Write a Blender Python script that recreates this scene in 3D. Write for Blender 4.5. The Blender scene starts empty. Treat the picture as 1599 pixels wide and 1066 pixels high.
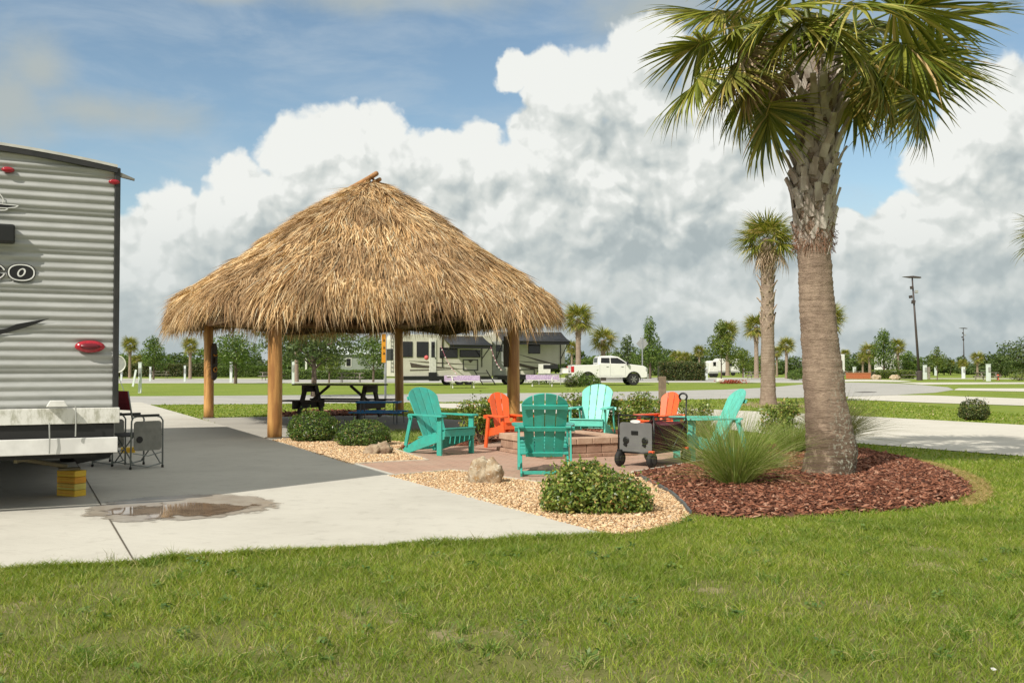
import bpy, math, random
import numpy as np
from mathutils import Vector, Matrix, Quaternion
from math import radians as R, sin, cos, pi, sqrt, atan, atan2, hypot
random.seed(11); rng = np.random.default_rng(11)
S = bpy.context.scene; COL = S.collection

# ---------------------------------------------------------------- camera, world, sun, exposure
FPX, HC = 1560.0, 1.3                      # focal length in photo pixels, eye height in metres
PITCH = atan(40/FPX)
cam = bpy.data.cameras.new('camera'); co = bpy.data.objects.new('camera', cam); COL.objects.link(co)
cam.sensor_width = 36; cam.lens = 36*FPX/1599; cam.clip_end = 20000; cam.clip_start = .05
co.location = (0, 0, HC); co.rotation_euler = (R(90)+PITCH, 0, 0); S.camera = co
S.view_settings.view_transform = 'Standard'; S.view_settings.look = 'None'
S.view_settings.exposure = 0.05; S.view_settings.gamma = 1
S.cycles.max_bounces = 6; S.cycles.transparent_max_bounces = 8
SUN_EL, SUN_AZ = R(41.5), R(217.5)         # sun behind the camera on the left
sd = bpy.data.lights.new('sun', 'SUN'); sd.energy = 4.7; sd.angle = R(.53); sd.color = (1, .935, .83)
so = bpy.data.objects.new('sun', sd); COL.objects.link(so)
sdir = Vector((sin(SUN_AZ)*cos(SUN_EL), cos(SUN_AZ)*cos(SUN_EL), sin(SUN_EL)))
so.rotation_euler = sdir.to_track_quat('Z', 'Y').to_euler(); so.location = sdir*50

class NT:
    """small helper round a node tree"""
    def __init__(s, t): s.t = t
    def n(s, typ, **kw):
        nd = s.t.nodes.new(typ)
        for k, v in kw.items():
            if k.startswith('i_'):
                nm = k[2:]
                nm = int(nm) if nm.isdigit() else nm.replace('_', ' ')
                s.put(nd.inputs[nm], v)
            else: setattr(nd, k, v)
        return nd
    def put(s, inp, v):
        if isinstance(v, bpy.types.NodeSocket): s.t.links.new(v, inp)
        else:
            if inp.type == 'RGBA' and not isinstance(v, (int, float)) and len(v) == 3: v = (*v, 1)
            inp.default_value = v
    def m(s, op, a, b=None, c=None, clamp=False):
        nd = s.t.nodes.new('ShaderNodeMath'); nd.operation = op; nd.use_clamp = clamp
        for i, v in enumerate((a, b, c)):
            if v is not None: s.put(nd.inputs[i], v)
        return nd.outputs[0]
    def vm(s, op, a, b=None):
        nd = s.t.nodes.new('ShaderNodeVectorMath'); nd.operation = op
        s.put(nd.inputs[0], a)
        if b is not None: s.put(nd.inputs[1], b)
        return nd.outputs['Value'] if op in ('LENGTH', 'DOT_PRODUCT') else nd.outputs[0]
    def mix(s, f, a, b, blend='MIX'):
        nd = s.t.nodes.new('ShaderNodeMix'); nd.data_type = 'RGBA'; nd.blend_type = blend
        s.put(nd.inputs[0], f); s.put(nd.inputs[6], a); s.put(nd.inputs[7], b)
        return nd.outputs[2]
    def ramp(s, f, stops, interp='LINEAR'):
        nd = s.t.nodes.new('ShaderNodeValToRGB'); cr = nd.color_ramp; cr.interpolation = interp
        while len(cr.elements) < len(stops): cr.elements.new(.5)
        for e, (p, c) in zip(cr.elements, stops):
            e.position = p; e.color = (*c, 1) if not isinstance(c, (int, float)) else (c, c, c, 1)
        s.put(nd.inputs[0], f); return nd.outputs[0]
    def sm(s, x, a, b):
        nd = s.t.nodes.new('ShaderNodeMapRange'); nd.interpolation_type = 'SMOOTHSTEP'
        for i, v in enumerate((x, a, b, 0., 1.)): s.put(nd.inputs[i], v)
        return nd.outputs[0]
    def noise(s, vec, scale, detail=4, rough=.55, dist=0, dims='3D'):
        nd = s.t.nodes.new('ShaderNodeTexNoise'); nd.noise_dimensions = dims
        for k, v in (('Vector', vec), ('Scale', scale), ('Detail', detail), ('Roughness', rough), ('Distortion', dist)): s.put(nd.inputs[k], v)
        return nd.outputs[0]

def pxdir(px, py):                          # photo pixel -> (azimuth, elevation) for the sky
    u, v = (px-799.5)/FPX, (533-py)/FPX
    y, z = cos(PITCH)-v*sin(PITCH), sin(PITCH)+v*cos(PITCH)
    return atan2(u, y), atan2(z, hypot(u, y))

# cloud field: cumulus heads as soft ellipses in azimuth/elevation, broken up by billowy noise
BL = [  # px, py, rx, ry
 (270,350,75,75),(235,420,80,90),(330,330,40,50),(385,300,70,90),(395,420,130,120),(450,230,70,75),(520,215,85,75),(545,330,160,160),
 (600,215,62,75),(640,330,150,170),(690,250,55,75),(740,240,60,70),(790,330,130,150),(860,230,95,120),(905,150,75,90),(950,120,70,65),
 (930,300,160,170),(1010,170,90,110),(1010,60,80,55),(800,112,46,34),(858,130,66,62),(1080,260,140,150),(1140,150,120,110),(1180,330,130,120),(1310,385,50,55),
 (1440,350,85,60),(1480,250,85,75),(1560,200,110,110),(1600,330,150,150),(1500,330,110,90),(1700,260,200,220),(700,430,500,120),(1250,470,420,110),(150,430,200,90),
 (-60,380,200,160),(-300,330,220,220),(1950,300,220,240),
]
WISP = [(560,-10,150,42),(690,-25,190,50),(15,160,95,85),(60,110,60,60),(1010,15,150,60),(150,175,170,40),(340,-12,110,22),(-120,140,160,120),(1230,60,220,80),(900,-60,400,60)]
def blob_field(t, p, blobs, k):
    acc = None
    for (px, py, rx, ry) in blobs:
        a, e = pxdir(px, py)
        sa, se = FPX/rx, FPX/ry
        q = t.vm('MULTIPLY', t.vm('SUBTRACT', p, (a, e, 0)), (sa, se, 0))
        d = t.m('SUBTRACT', 1.0, t.vm('LENGTH', q))
        acc = d if acc is None else t.m('SMOOTH_MAX', acc, d, k)
    return acc
def cloud_group():
    g = bpy.data.node_groups.new('cloud_field', 'ShaderNodeTree')
    g.interface.new_socket('P', in_out='INPUT', socket_type='NodeSocketVector')
    for nm in ('D', 'F', 'B'): g.interface.new_socket(nm, in_out='OUTPUT', socket_type='NodeSocketFloat')
    t = NT(g); gi = g.nodes.new('NodeGroupInput'); go = g.nodes.new('NodeGroupOutput')
    p = gi.outputs[0]
    w = t.noise(p, 11, 5, .6)
    pw = t.vm('ADD', p, t.vm('MULTIPLY', t.vm('SUBTRACT', t.t.nodes[-1].outputs[1], (.5, .5, .5)), (.07, .055, .0)))
    f = blob_field(t, t.vm('ADD', p, t.vm('MULTIPLY', t.vm('SUBTRACT', pw, p), (.8, .8, 0))), BL, .10)
    def vor(scale):
        v = t.n('ShaderNodeTexVoronoi', feature='SMOOTH_F1', voronoi_dimensions='2D', i_Vector=pw, i_Scale=scale, i_Smoothness=.5)
        return t.m('SUBTRACT', .45, v.outputs['Distance'])
    b = t.m('ADD', t.m('MULTIPLY', vor(17), .42), t.m('MULTIPLY', vor(41), .26))
    b = t.m('ADD', b, t.m('MULTIPLY', vor(95), .15))
    n2 = t.m('SUBTRACT', t.noise(p, 20, 9, .58, .3), .5)
    d = t.m('ADD', f, t.m('MULTIPLY', t.m('ADD', b, t.m('MULTIPLY', n2, .9)), .62))
    g.links.new(t.m('SUBTRACT', d, .10), go.inputs[0]); g.links.new(f, go.inputs[1]); g.links.new(t.m('ADD', b, t.m('MULTIPLY', n2, .03)), go.inputs[2])
    return g
W = bpy.data.worlds.new('World'); S.world = W; W.use_nodes = True
wt = NT(W.node_tree); W.node_tree.nodes.clear()
out = wt.n('ShaderNodeOutputWorld')
sky = wt.n('ShaderNodeTexSky'); sky.sky_type = 'NISHITA'; sky.sun_disc = False
sky.sun_elevation = SUN_EL; sky.sun_rotation = SUN_AZ; sky.air_density = 1.0; sky.dust_density = .6; sky.ozone_density = 2.0
tc = wt.n('ShaderNodeTexCoord'); sp = wt.n('ShaderNodeSeparateXYZ', i_0=tc.outputs['Generated'])
X_, Y_, Z_ = sp.outputs
az = wt.m('ARCTAN2', X_, Y_); el = wt.m('ARCTAN2', Z_, wt.m('SQRT', wt.m('ADD', wt.m('MULTIPLY', X_, X_), wt.m('MULTIPLY', Y_, Y_))))
P = wt.n('ShaderNodeCombineXYZ', i_0=az, i_1=el).outputs[0]
CG = cloud_group()
def cf(vec):
    nd = wt.n('ShaderNodeGroup'); nd.node_tree = CG; wt.put(nd.inputs[0], vec); return nd.outputs
D0, F0, B0_ = cf(P); _, F1, B1_ = cf(wt.vm('ADD', P, (-.022, .045, 0)))
_, _, B2_ = cf(wt.vm('ADD', P, (-.006, .010, 0)))
low = wt.sm(el, .175, .05)                                   # broken cover closes up towards the horizon
lay = wt.noise(wt.vm('MULTIPLY', P, (1, 2.6, 1)), 5, 4, .48, .2)
away = wt.m('MAXIMUM', wt.sm(wt.m('ABSOLUTE', az), .75, 1.1), wt.sm(el, .48, .7))      # unseen broken cloud added over the rest of the sky, for neutral fill light
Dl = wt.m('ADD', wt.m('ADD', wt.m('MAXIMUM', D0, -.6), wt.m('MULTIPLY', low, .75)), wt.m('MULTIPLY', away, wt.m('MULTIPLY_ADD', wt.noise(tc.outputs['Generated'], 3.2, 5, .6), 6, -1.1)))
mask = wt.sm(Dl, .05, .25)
lit = wt.m('MULTIPLY', wt.m('SUBTRACT', F0, F1), .80)
lit = wt.m('ADD', lit, wt.m('MULTIPLY', wt.m('SUBTRACT', B0_, B2_), 1.7))
lit = wt.m('ADD', lit, wt.m('MULTIPLY', B0_, .62))
lit = wt.m('ADD', lit, wt.m('MULTIPLY_ADD', wt.sm(el, .03, .24), .17, .50))
lit = wt.m('ADD', lit, wt.m('MULTIPLY', wt.m('SUBTRACT', lay, .5), .60))
ccol = wt.ramp(lit, [(.0, (.41, .465, .47)), (.3, (.51, .56, .555)), (.55, (.63, .665, .64)), (.78, (.72, .745, .715)), (1., (.85, .865, .83))])
ccol = wt.mix(wt.m('MULTIPLY', low, .45), ccol, wt.ramp(lay, [(.35, (.36, .44, .47)), (.65, (.55, .60, .59))]))
skyc = wt.mix(1.0, sky.outputs[0], (.132, .132, .118), 'MULTIPLY')
cir = wt.noise(wt.vm('MULTIPLY', P, (1, 3.2, 1)), 6, 6, .6, .4)
skyc = wt.mix(wt.m('MULTIPLY', wt.sm(cir, .38, .72), .4), skyc, (.52, .60, .66))
wf = wt.m('ADD', blob_field(wt, P, WISP, .2), wt.m('MULTIPLY', wt.m('SUBTRACT', wt.noise(P, 14, 6, .6), .5), 1.3))
skyc = wt.mix(wt.m('MULTIPLY', wt.sm(wf, -.15, .95), .85), skyc, (.45, .49, .47))
ccol = wt.mix(away, ccol, (.64, .65, .61))  # out-of-view cloud set to an even pale grey to lift the ambient
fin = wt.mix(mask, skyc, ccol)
gnd = wt.sm(el, -.02, -.0)
fin = wt.mix(gnd, (.16, .17, .12), fin)
bg = wt.n('ShaderNodeBackground', i_Color=fin, i_Strength=1.0)
W.node_tree.links.new(bg.outputs[0], out.inputs[0])
W.cycles.sampling_method = 'MANUAL'; W.cycles.sample_map_resolution = 512

# ---------------------------------------------------------------- projection helpers (photo pixel -> place on the ground / at a distance)
def ray(px, py):
    u, v = (px-799.5)/FPX, (533-py)/FPX
    return Vector((u, cos(PITCH)-v*sin(PITCH), sin(PITCH)+v*cos(PITCH)))
def G(px, py, h=0.0):
    d = ray(px, py); t = (h-HC)/d.z; return Vector((d.x*t, d.y*t, h))
def GY(px, Y):                               # ground point seen in column px at distance Y
    return Vector(((px-799.5)/FPX*Y, Y, 0))
def HY(py, Y):                               # height above ground of what is seen at row py at distance Y
    d = ray(800, py); return HC + d.z/d.y*Y

# ---------------------------------------------------------------- meshes
def link(o, parent=None):
    COL.objects.link(o)
    if parent is not None: o.parent = parent
    return o
def np_mesh(name, V, Fc, mat, parent=None, smooth=False):
    """V (n,3), Fc (m,k) all faces with k corners"""
    V = np.asarray(V, np.float32); Fc = np.asarray(Fc, np.int32); m, k = Fc.shape
    me = bpy.data.meshes.new(name)
    me.vertices.add(len(V)); me.vertices.foreach_set('co', V.ravel())
    me.loops.add(m*k); me.loops.foreach_set('vertex_index', Fc.ravel())
    me.polygons.add(m); me.polygons.foreach_set('loop_start', np.arange(0, m*k, k, dtype=np.int32))
    me.polygons.foreach_set('loop_total', np.full(m, k, np.int32))
    if smooth: me.polygons.foreach_set('use_smooth', np.ones(m, bool))
    me.update(calc_edges=True)
    if mat: me.materials.append(mat)
    return link(bpy.data.objects.new(name, me), parent)
class MB:
    def __init__(s): s.v = []; s.f = []
    def add(s, vs, fs):
        b = len(s.v); s.v += [tuple(v) for v in vs]; s.f += [tuple(b+i for i in f) for f in fs]; return s
    def box(s, c, d, rot=None, taper=1.0):
        x, y, z = d[0]/2, d[1]/2, d[2]/2; c = Vector(c)
        vs = [Vector((sx*x*(taper if sz > 0 else 1), sy*y*(taper if sz > 0 else 1), sz*z)) for sz in (-1, 1) for sx, sy in ((-1,-1),(1,-1),(1,1),(-1,1))]
        if rot is not None: vs = [rot @ v for v in vs]
        return s.add([c+v for v in vs], [(3,2,1,0),(4,5,6,7),(0,1,5,4),(1,2,6,5),(2,3,7,6),(3,0,4,7)])
    def beam(s, p0, p1, w, t, up=(0,0,1)):
        """board from p0 to p1, w wide across, t thick along 'up'"""
        p0, p1 = Vector(p0), Vector(p1); d = (p1-p0).normalized(); up = Vector(up)
        sx = d.cross(up)
        if sx.length < 1e-4: sx = d.cross(Vector((0,1,0)))
        sx.normalize(); uz = sx.cross(d)
        vs = [p + sx*(a*w/2) + uz*(b*t/2) for p in (p0, p1) for a, b in ((-1,-1),(1,-1),(1,1),(-1,1))]
        return s.add(vs, [(3,2,1,0),(4,5,6,7),(0,1,5,4),(1,2,6,5),(2,3,7,6),(3,0,4,7)])
    def tube(s, pts, r, n=8, caps=True):
        pts = [Vector(p) for p in pts]; N = len(pts)
        rs = r if hasattr(r, '__len__') else [r]*N
        b = len(s.v); prev = None
        for i, p in enumerate(pts):
            d = (pts[min(i+1, N-1)]-pts[max(i-1, 0)]).normalized()
            if prev is None:
                a = d.cross(Vector((0,0,1)));  a = a if a.length > .1 else d.cross(Vector((1,0,0)))
            else: a = prev - d*prev.dot(d)
            a.normalize(); prev = a; c = d.cross(a)
            for k in range(n):
                q = 2*pi*k/n; s.v.append(tuple(p+(a*cos(q)+c*sin(q))*rs[i]))
        for i in range(N-1):
            for k in range(n):
                k2 = (k+1) % n; s.f.append((b+i*n+k, b+i*n+k2, b+(i+1)*n+k2, b+(i+1)*n+k))
        if caps: s.f.append(tuple(b+k for k in reversed(range(n)))); s.f.append(tuple(b+(N-1)*n+k for k in range(n)))
        return s
    def lathe(s, prof, n=16, c=(0,0,0), M=None):
        b = len(s.v); c = Vector(c)
        for (r, z) in prof:
            for k in range(n):
                q = Vector((r*cos(2*pi*k/n), r*sin(2*pi*k/n), z))
                if M is not None: q = M @ q
                s.v.append(tuple(c+q))
        for i in range(len(prof)-1):
            for k in range(n):
                k2 = (k+1) % n; s.f.append((b+i*n+k, b+i*n+k2, b+(i+1)*n+k2, b+(i+1)*n+k))
        s.f.append(tuple(b+k for k in reversed(range(n)))); s.f.append(tuple(b+(len(prof)-1)*n+k for k in range(n)))
        return s
    def prism(s, pts, vec):
        """closed outline pts (3-D, coplanar) pushed along vec"""
        n = len(pts); vec = Vector(vec); pts = [Vector(p) for p in pts]
        b = len(s.v); s.v += [tuple(p) for p in pts] + [tuple(p+vec) for p in pts]
        s.f.append(tuple(b+i for i in reversed(range(n)))); s.f.append(tuple(b+n+i for i in range(n)))
        for i in range(n): j = (i+1) % n; s.f.append((b+i, b+j, b+n+j, b+n+i))
        return s
    def ring(s, po, pi_, vec):
        """frame between two outlines of equal length"""
        n = len(po); vec = Vector(vec); b = len(s.v)
        for L in (po, pi_): s.v += [tuple(Vector(p)) for p in L] + [tuple(Vector(p)+vec) for p in L]
        for i in range(n):
            j = (i+1) % n
            s.f += [(b+i, b+2*n+i, b+2*n+j, b+j), (b+n+i, b+n+j, b+3*n+j, b+3*n+i), (b+i, b+j, b+n+j, b+n+i), (b+2*n+j, b+2*n+i, b+3*n+i, b+3*n+j)]
        return s
    def grid(s, P):
        """P[i][j] -> surface"""
        b = len(s.v); n, m = len(P), len(P[0])
        for r in P: s.v += [tuple(q) for q in r]
        for i in range(n-1):
            for j in range(m-1): s.f.append((b+i*m+j, b+i*m+j+1, b+(i+1)*m+j+1, b+(i+1)*m+j))
        return s
    def build(s, name, mat, parent=None, smooth=False, bevel=0, solid=0, loc=None):
        me = bpy.data.meshes.new(name); me.from_pydata(s.v, [], s.f); me.update()
        if mat: me.materials.append(mat)
        if smooth:
            for p in me.polygons: p.use_smooth = True
        o = link(bpy.data.objects.new(name, me), parent)
        if loc is not None: o.location = loc
        if solid:
            md = o.modifiers.new('solid', 'SOLIDIFY'); md.thickness = solid
        if bevel:
            md = o.modifiers.new('bevel', 'BEVEL'); md.width = bevel; md.segments = 2; md.limit_method = 'ANGLE'; md.angle_limit = R(35)
            me.polygons.foreach_set('use_smooth', [True]*len(me.polygons))
            md.harden_normals = True
        return o
def tag(o, label=None, cat=None, group=None, kind=None):
    if label: o['label'] = label
    if cat: o['category'] = cat
    if group: o['group'] = group
    if kind: o['kind'] = kind
    return o
def thing(name, label, cat, loc=(0,0,0), rz=0, group=None, sc=1):
    o = bpy.data.objects.new(name, None); COL.objects.link(o); o.empty_display_size = .2
    o.location = loc; o.rotation_euler = (0, 0, rz); o.scale = (sc, sc, sc)
    return tag(o, label, cat, group)
def copy_tree(o, parent=None):
    c = o.copy(); COL.objects.link(c); c.parent = parent
    for ch in list(o.children): copy_tree(ch, c)
    return c
def dup(o, loc, rz, label, group=None, sc=None):
    c = copy_tree(o); c.location = loc; c.rotation_euler = (0, 0, rz); c['label'] = label
    if group: c['group'] = group
    if sc: c.scale = (sc, sc, sc) if not hasattr(sc, '__len__') else sc
    return c
def RZ(a): return Matrix.Rotation(a, 3, 'Z')
def RX(a): return Matrix.Rotation(a, 3, 'X')
def RY(a): return Matrix.Rotation(a, 3, 'Y')

# ---------------------------------------------------------------- materials
def mat(name, col, rough=.6, metal=0, col2=None, scale=6, detail=4, bump=0, bscale=None, bdist=.01, spec=.5, contrast=(.35, .65), coat=0, stretch=None):
    m = bpy.data.materials.new(name); m.use_nodes = True; t = NT(m.node_tree)
    bs = m.node_tree.nodes['Principled BSDF']; tcn = t.n('ShaderNodeTexCoord'); vec = tcn.outputs['Object']
    if stretch: vec = t.vm('MULTIPLY', vec, stretch)
    c2 = col2 if col2 is not None else tuple(min(1, x*.82) for x in col)
    f = t.noise(vec, scale, detail, .6)
    t.put(bs.inputs['Base Color'], t.mix(t.sm(f, *contrast), col, c2))
    t.put(bs.inputs['Roughness'], rough); t.put(bs.inputs['Metallic'], metal); t.put(bs.inputs['Specular IOR Level'], spec)
    if coat: t.put(bs.inputs['Coat Weight'], coat); t.put(bs.inputs['Coat Roughness'], .08)
    if bump:
        b = t.n('ShaderNodeBump', i_Strength=bump, i_Distance=bdist, i_Height=t.noise(vec, bscale or scale*6, 5, .6))
        t.put(bs.inputs['Normal'], b.outputs[0])
    return m
def leafmat(name, stops, rough=.5, trans=.3, patch=None, pscale=.8, pamt=.5, spec=.4):
    m = bpy.data.materials.new(name); m.use_nodes = True; t = NT(m.node_tree); nt = m.node_tree
    bs = nt.nodes['Principled BSDF']; o = nt.nodes['Material Output']
    geo = t.n('ShaderNodeNewGeometry'); c = t.ramp(geo.outputs['Random Per Island'], stops)
    if patch:
        tcn = t.n('ShaderNodeTexCoord')
        c = t.mix(t.m('MULTIPLY', t.sm(t.noise(tcn.outputs['Object'], pscale, 4, .6), .42, .62), pamt), c, patch)
    t.put(bs.inputs['Base Color'], c); t.put(bs.inputs['Roughness'], rough); t.put(bs.inputs['Specular IOR Level'], spec)
    if trans:
        tr = t.n('ShaderNodeBsdfTranslucent', i_Color=t.mix(1.0, c, (1.25, 1.25, .7), 'MULTIPLY'))
        mx = t.n('ShaderNodeMixShader', i_0=trans); nt.links.new(bs.outputs[0], mx.inputs[1]); nt.links.new(tr.outputs[0], mx.inputs[2])
        nt.links.new(mx.outputs[0], o.inputs[0])
    return m

# ---------------------------------------------------------------- 2-D value noise and polygons for scattering
_lat = rng.random((256, 256))
def vnoise(x, y, sc):
    x = np.asarray(x)*sc+100; y = np.asarray(y)*sc+100
    i, j = np.floor(x).astype(int), np.floor(y).astype(int); fx, fy = x-i, y-j
    fx = fx*fx*(3-2*fx); fy = fy*fy*(3-2*fy)
    g = lambda a, b: _lat[a % 256, b % 256]
    return (g(i,j)*(1-fx)+g(i+1,j)*fx)*(1-fy)+(g(i,j+1)*(1-fx)+g(i+1,j+1)*fx)*fy
def fbm(x, y, sc, o=3): return sum(vnoise(x+7*k, y-3*k, sc*2**k)*.5**k for k in range(o))/sum(.5**k for k in range(o))
def inpoly(x, y, poly):
    x = np.asarray(x); y = np.asarray(y); c = np.zeros(x.shape, bool); n = len(poly)
    for i in range(n):
        x0, y0 = poly[i][:2]; x1, y1 = poly[(i+1) % n][:2]
        if y0 == y1: continue
        c ^= ((y0 > y) != (y1 > y)) & (x < (x1-x0)*(y-y0)/(y1-y0)+x0)
    return c
def crom(pts, k=5, closed=True):
    """smooth closed outline through pts"""
    n = len(pts); o = []
    for i in range(n):
        p0, p1, p2, p3 = (Vector(pts[(i+d) % n]) for d in (-1, 0, 1, 2))
        for j in range(k):
            t = j/k; o.append(.5*((2*p1)+(p2-p0)*t+(2*p0-5*p1+4*p2-p3)*t*t+(3*p1-p0-3*p2+p3)*t**3))
    return o
def outline(pix, smooth=0):
    q = [G(*p) for p in pix]
    return crom(q, smooth) if smooth else q
def sheet(name, poly, z, m, thick=0):
    mb = MB()
    if thick: mb.prism([(p[0], p[1], z-thick) for p in poly], (0, 0, thick))
    else: mb.add([(p[0], p[1], z) for p in poly], [tuple(range(len(poly)))])
    o = mb.build(name, m); o['kind'] = 'structure'
    return o
def area(poly): return sum(poly[i-1][0]*poly[i][1]-poly[i][0]*poly[i-1][1] for i in range(len(poly)))/2

# ribbons: many thin blades in one mesh.  base (n,3), dir (n,3) unit, length, width, bend vector (n,3), stations
def ribbons(base, d, L, w, bend, side=None, st=(0, .5, 1), wp=(1, .8, 0)):
    n = len(base); d = d/np.linalg.norm(d, axis=1, keepdims=True)
    if side is None:
        side = np.cross(d, rng.normal(size=(n, 3)))
    side = side/np.maximum(np.linalg.norm(side, axis=1, keepdims=True), 1e-6)
    L = np.broadcast_to(L, n)[:, None]; w = np.broadcast_to(w, n)[:, None]
    V = []; k = len(st)
    for t, ww in zip(st, wp):
        c = base+d*L*t+bend*L*t*t
        ww = max(ww, .02)
        V += [c-side*w*ww/2, c+side*w*ww/2]
    V = np.stack(V, 1).reshape(-1, 3)
    o = np.arange(n)[:, None]*2*k
    Fc = np.concatenate([np.concatenate([o+2*i, o+2*i+1, o+2*i+3, o+2*i+2], 1) for i in range(k-1)])
    return V, Fc
def leaves(c, nrm, L, w):
    """diamond leaves, slightly folded. c (n,3) centres, nrm (n,3)"""
    n = len(c); nrm = nrm/np.linalg.norm(nrm, axis=1, keepdims=True)
    a = np.cross(nrm, rng.normal(size=(n, 3))); a /= np.linalg.norm(a, axis=1, keepdims=True); b = np.cross(nrm, a)
    L = np.broadcast_to(L, n)[:, None]; w = np.broadcast_to(w, n)[:, None]
    V = np.stack([c-a*L/2, c+b*w/2+nrm*w*.15, c+a*L/2, c-b*w/2+nrm*w*.15], 1).reshape(-1, 3)
    o = np.arange(n)[:, None]*4
    return V, np.concatenate([o, o+1, o+2, o+3], 1)
# ================================================================ ground, pads, roads
U = Vector((-.438, .899, 0)); VV = Vector((.899, .438, 0))       # the site grid: along the pad / across it
ANG = R(26)

def ground_mat():
    m = bpy.data.materials.new('lawn'); m.use_nodes = True; t = NT(m.node_tree); bs = m.node_tree.nodes['Principled BSDF']
    v = t.n('ShaderNodeTexCoord').outputs['Object']
    a = t.noise(v, .35, 5, .6); b = t.noise(v, 3.2, 6, .7); c = t.noise(v, 40, 4, .7)
    col = t.mix(t.sm(a, .35, .65), (.175, .25, .038), (.23, .285, .052))
    col = t.mix(t.m('MULTIPLY', t.sm(b, .4, .75), .45), col, (.13, .185, .028))
    col = t.mix(t.m('MULTIPLY', t.sm(c, .45, .7), .5), col, (.19, .19, .06))
    # thin patches of sandy soil near the camera
    sp_ = t.n('ShaderNodeSeparateXYZ', i_0=v)
    near = t.sm(sp_.outputs[1], 9.5, 5.5)
    s1 = t.m('ADD', t.noise(v, 1.9, 5, .65), t.m('MULTIPLY', t.sm(sp_.outputs[0], -2, 3), .05))
    col = t.mix(t.m('MULTIPLY', near, .75), col, (.15, .14, .06))
    col = t.mix(t.m('MULTIPLY', near, t.m('MULTIPLY', t.sm(t.m('ADD', s1, t.m('MULTIPLY', t.m('SUBTRACT', c, .5), .4)), .57, .68), .6)), col, (.36, .29, .19))
    t.put(bs.inputs['Base Color'], col); t.put(bs.inputs['Roughness'], .95); t.put(bs.inputs['Specular IOR Level'], .1)
    bp = t.n('ShaderNodeBump', i_Strength=.6, i_Distance=.03, i_Height=t.noise(v, 60, 3, .7)); t.put(bs.inputs['Normal'], bp.outputs[0])
    return m
def conc_mat(name, c1, c2, stain=(.30, .28, .24), amt=.35, lines=0):
    m = bpy.data.materials.new(name); m.use_nodes = True; t = NT(m.node_tree); bs = m.node_tree.nodes['Principled BSDF']
    v = t.n('ShaderNodeTexCoord').outputs['Object']
    a = t.noise(v, .7, 6, .62, .3); b = t.noise(v, 5, 6, .7); g = t.noise(v, 120, 2, .5)
    q = t.vm('MULTIPLY', v, (1, 1, 1)); rot = t.n('ShaderNodeVectorRotate', i_Vector=q, i_Angle=-R(64)); rot.rotation_type = 'Z_AXIS'
    br = t.noise(t.vm('MULTIPLY', rot.outputs[0], (22, 1.2, 1)), 1.6, 5, .65)
    col = t.mix(t.sm(a, .35, .68), c1, c2)
    col = t.mix(t.m('MULTIPLY', t.sm(b, .5, .8), amt), col, stain)
    col = t.mix(t.m('MULTIPLY', t.sm(br, .52, .75), .30), col, stain)
    col = t.mix(t.m('MULTIPLY', t.sm(g, .55, .7), .12), col, (.2, .18, .15))
    t.put(bs.inputs['Base Color'], col); t.put(bs.inputs['Roughness'], .88); t.put(bs.inputs['Specular IOR Level'], .25)
    bp = t.n('ShaderNodeBump', i_Strength=.35, i_Distance=.004, i_Height=t.m('ADD', t.noise(v, 160, 3, .6), br)); t.put(bs.inputs['Normal'], bp.outputs[0])
    return m
M_lawn = ground_mat()
M_conc = conc_mat('concrete', (.545, .525, .465), (.485, .465, .41), amt=.45)
M_conc2 = conc_mat('pale_concrete', (.59, .565, .50), (.54, .515, .45), amt=.2)
M_slab = conc_mat('paver_slab', (.46, .44, .39), (.40, .38, .34))
M_asph = mat('asphalt', (.40, .39, .365), .9, col2=(.35, .345, .32), scale=.6, bump=.4, bscale=90, bdist=.01)
M_curb = mat('curb_concrete', (.62, .60, .52), .85, scale=2)

gs = MB()
gs.add([(-3000, -60, 0), (3000, -60, 0), (3000, 6000, 0), (-3000, 6000, 0)], [(0, 1, 2, 3)])
go_ = gs.build('ground', M_lawn); go_['kind'] = 'structure'

Pad_edge_far = G(220, 628.5)
pad_poly = [G(950, 838), G(760, 847), G(620, 853), G(480, 862), G(330, 869), G(200, 880), G(90, 887), G(0, 893), G(-250, 915)]
pl = Vector(pad_poly[-1]); pad_poly += [pl+U*33, Pad_edge_far]
sheet('concrete_pad', pad_poly, .02, M_conc, .12)
M_dark = mat('joint_dirt', (.11, .095, .07), .95, scale=20)
c0, c1 = G(113, 712, .02), G(214, 884, .02); dd = (c1-c0).normalized(); sx = Vector((-dd.y, dd.x, 0))*.008
jp = [c0-dd*12, ] ; jn = 40; L_ = []; R_ = []
for i in range(jn+1):
    p = c0-dd*12+dd*((c1-c0).length+11.9)*i/jn; w = random.uniform(.35, .9)
    L_.append(p+sx*w); R_.append(p-sx*w)
sheet('pad_joint', L_+R_[::-1], .024, M_dark)
# cross joint far up the pad
for k, (a, b) in enumerate([(6.8, 0), (11.5, 0)]): pass

slab_poly = [G(312, 653), G(600, 648.5), G(730, 657), G(835, 668), G(770, 672), G(604, 674), G(540, 683), G(426, 692), G(398, 682)]
sheet('hut_floor', slab_poly, .012, M_slab, .1)

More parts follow.
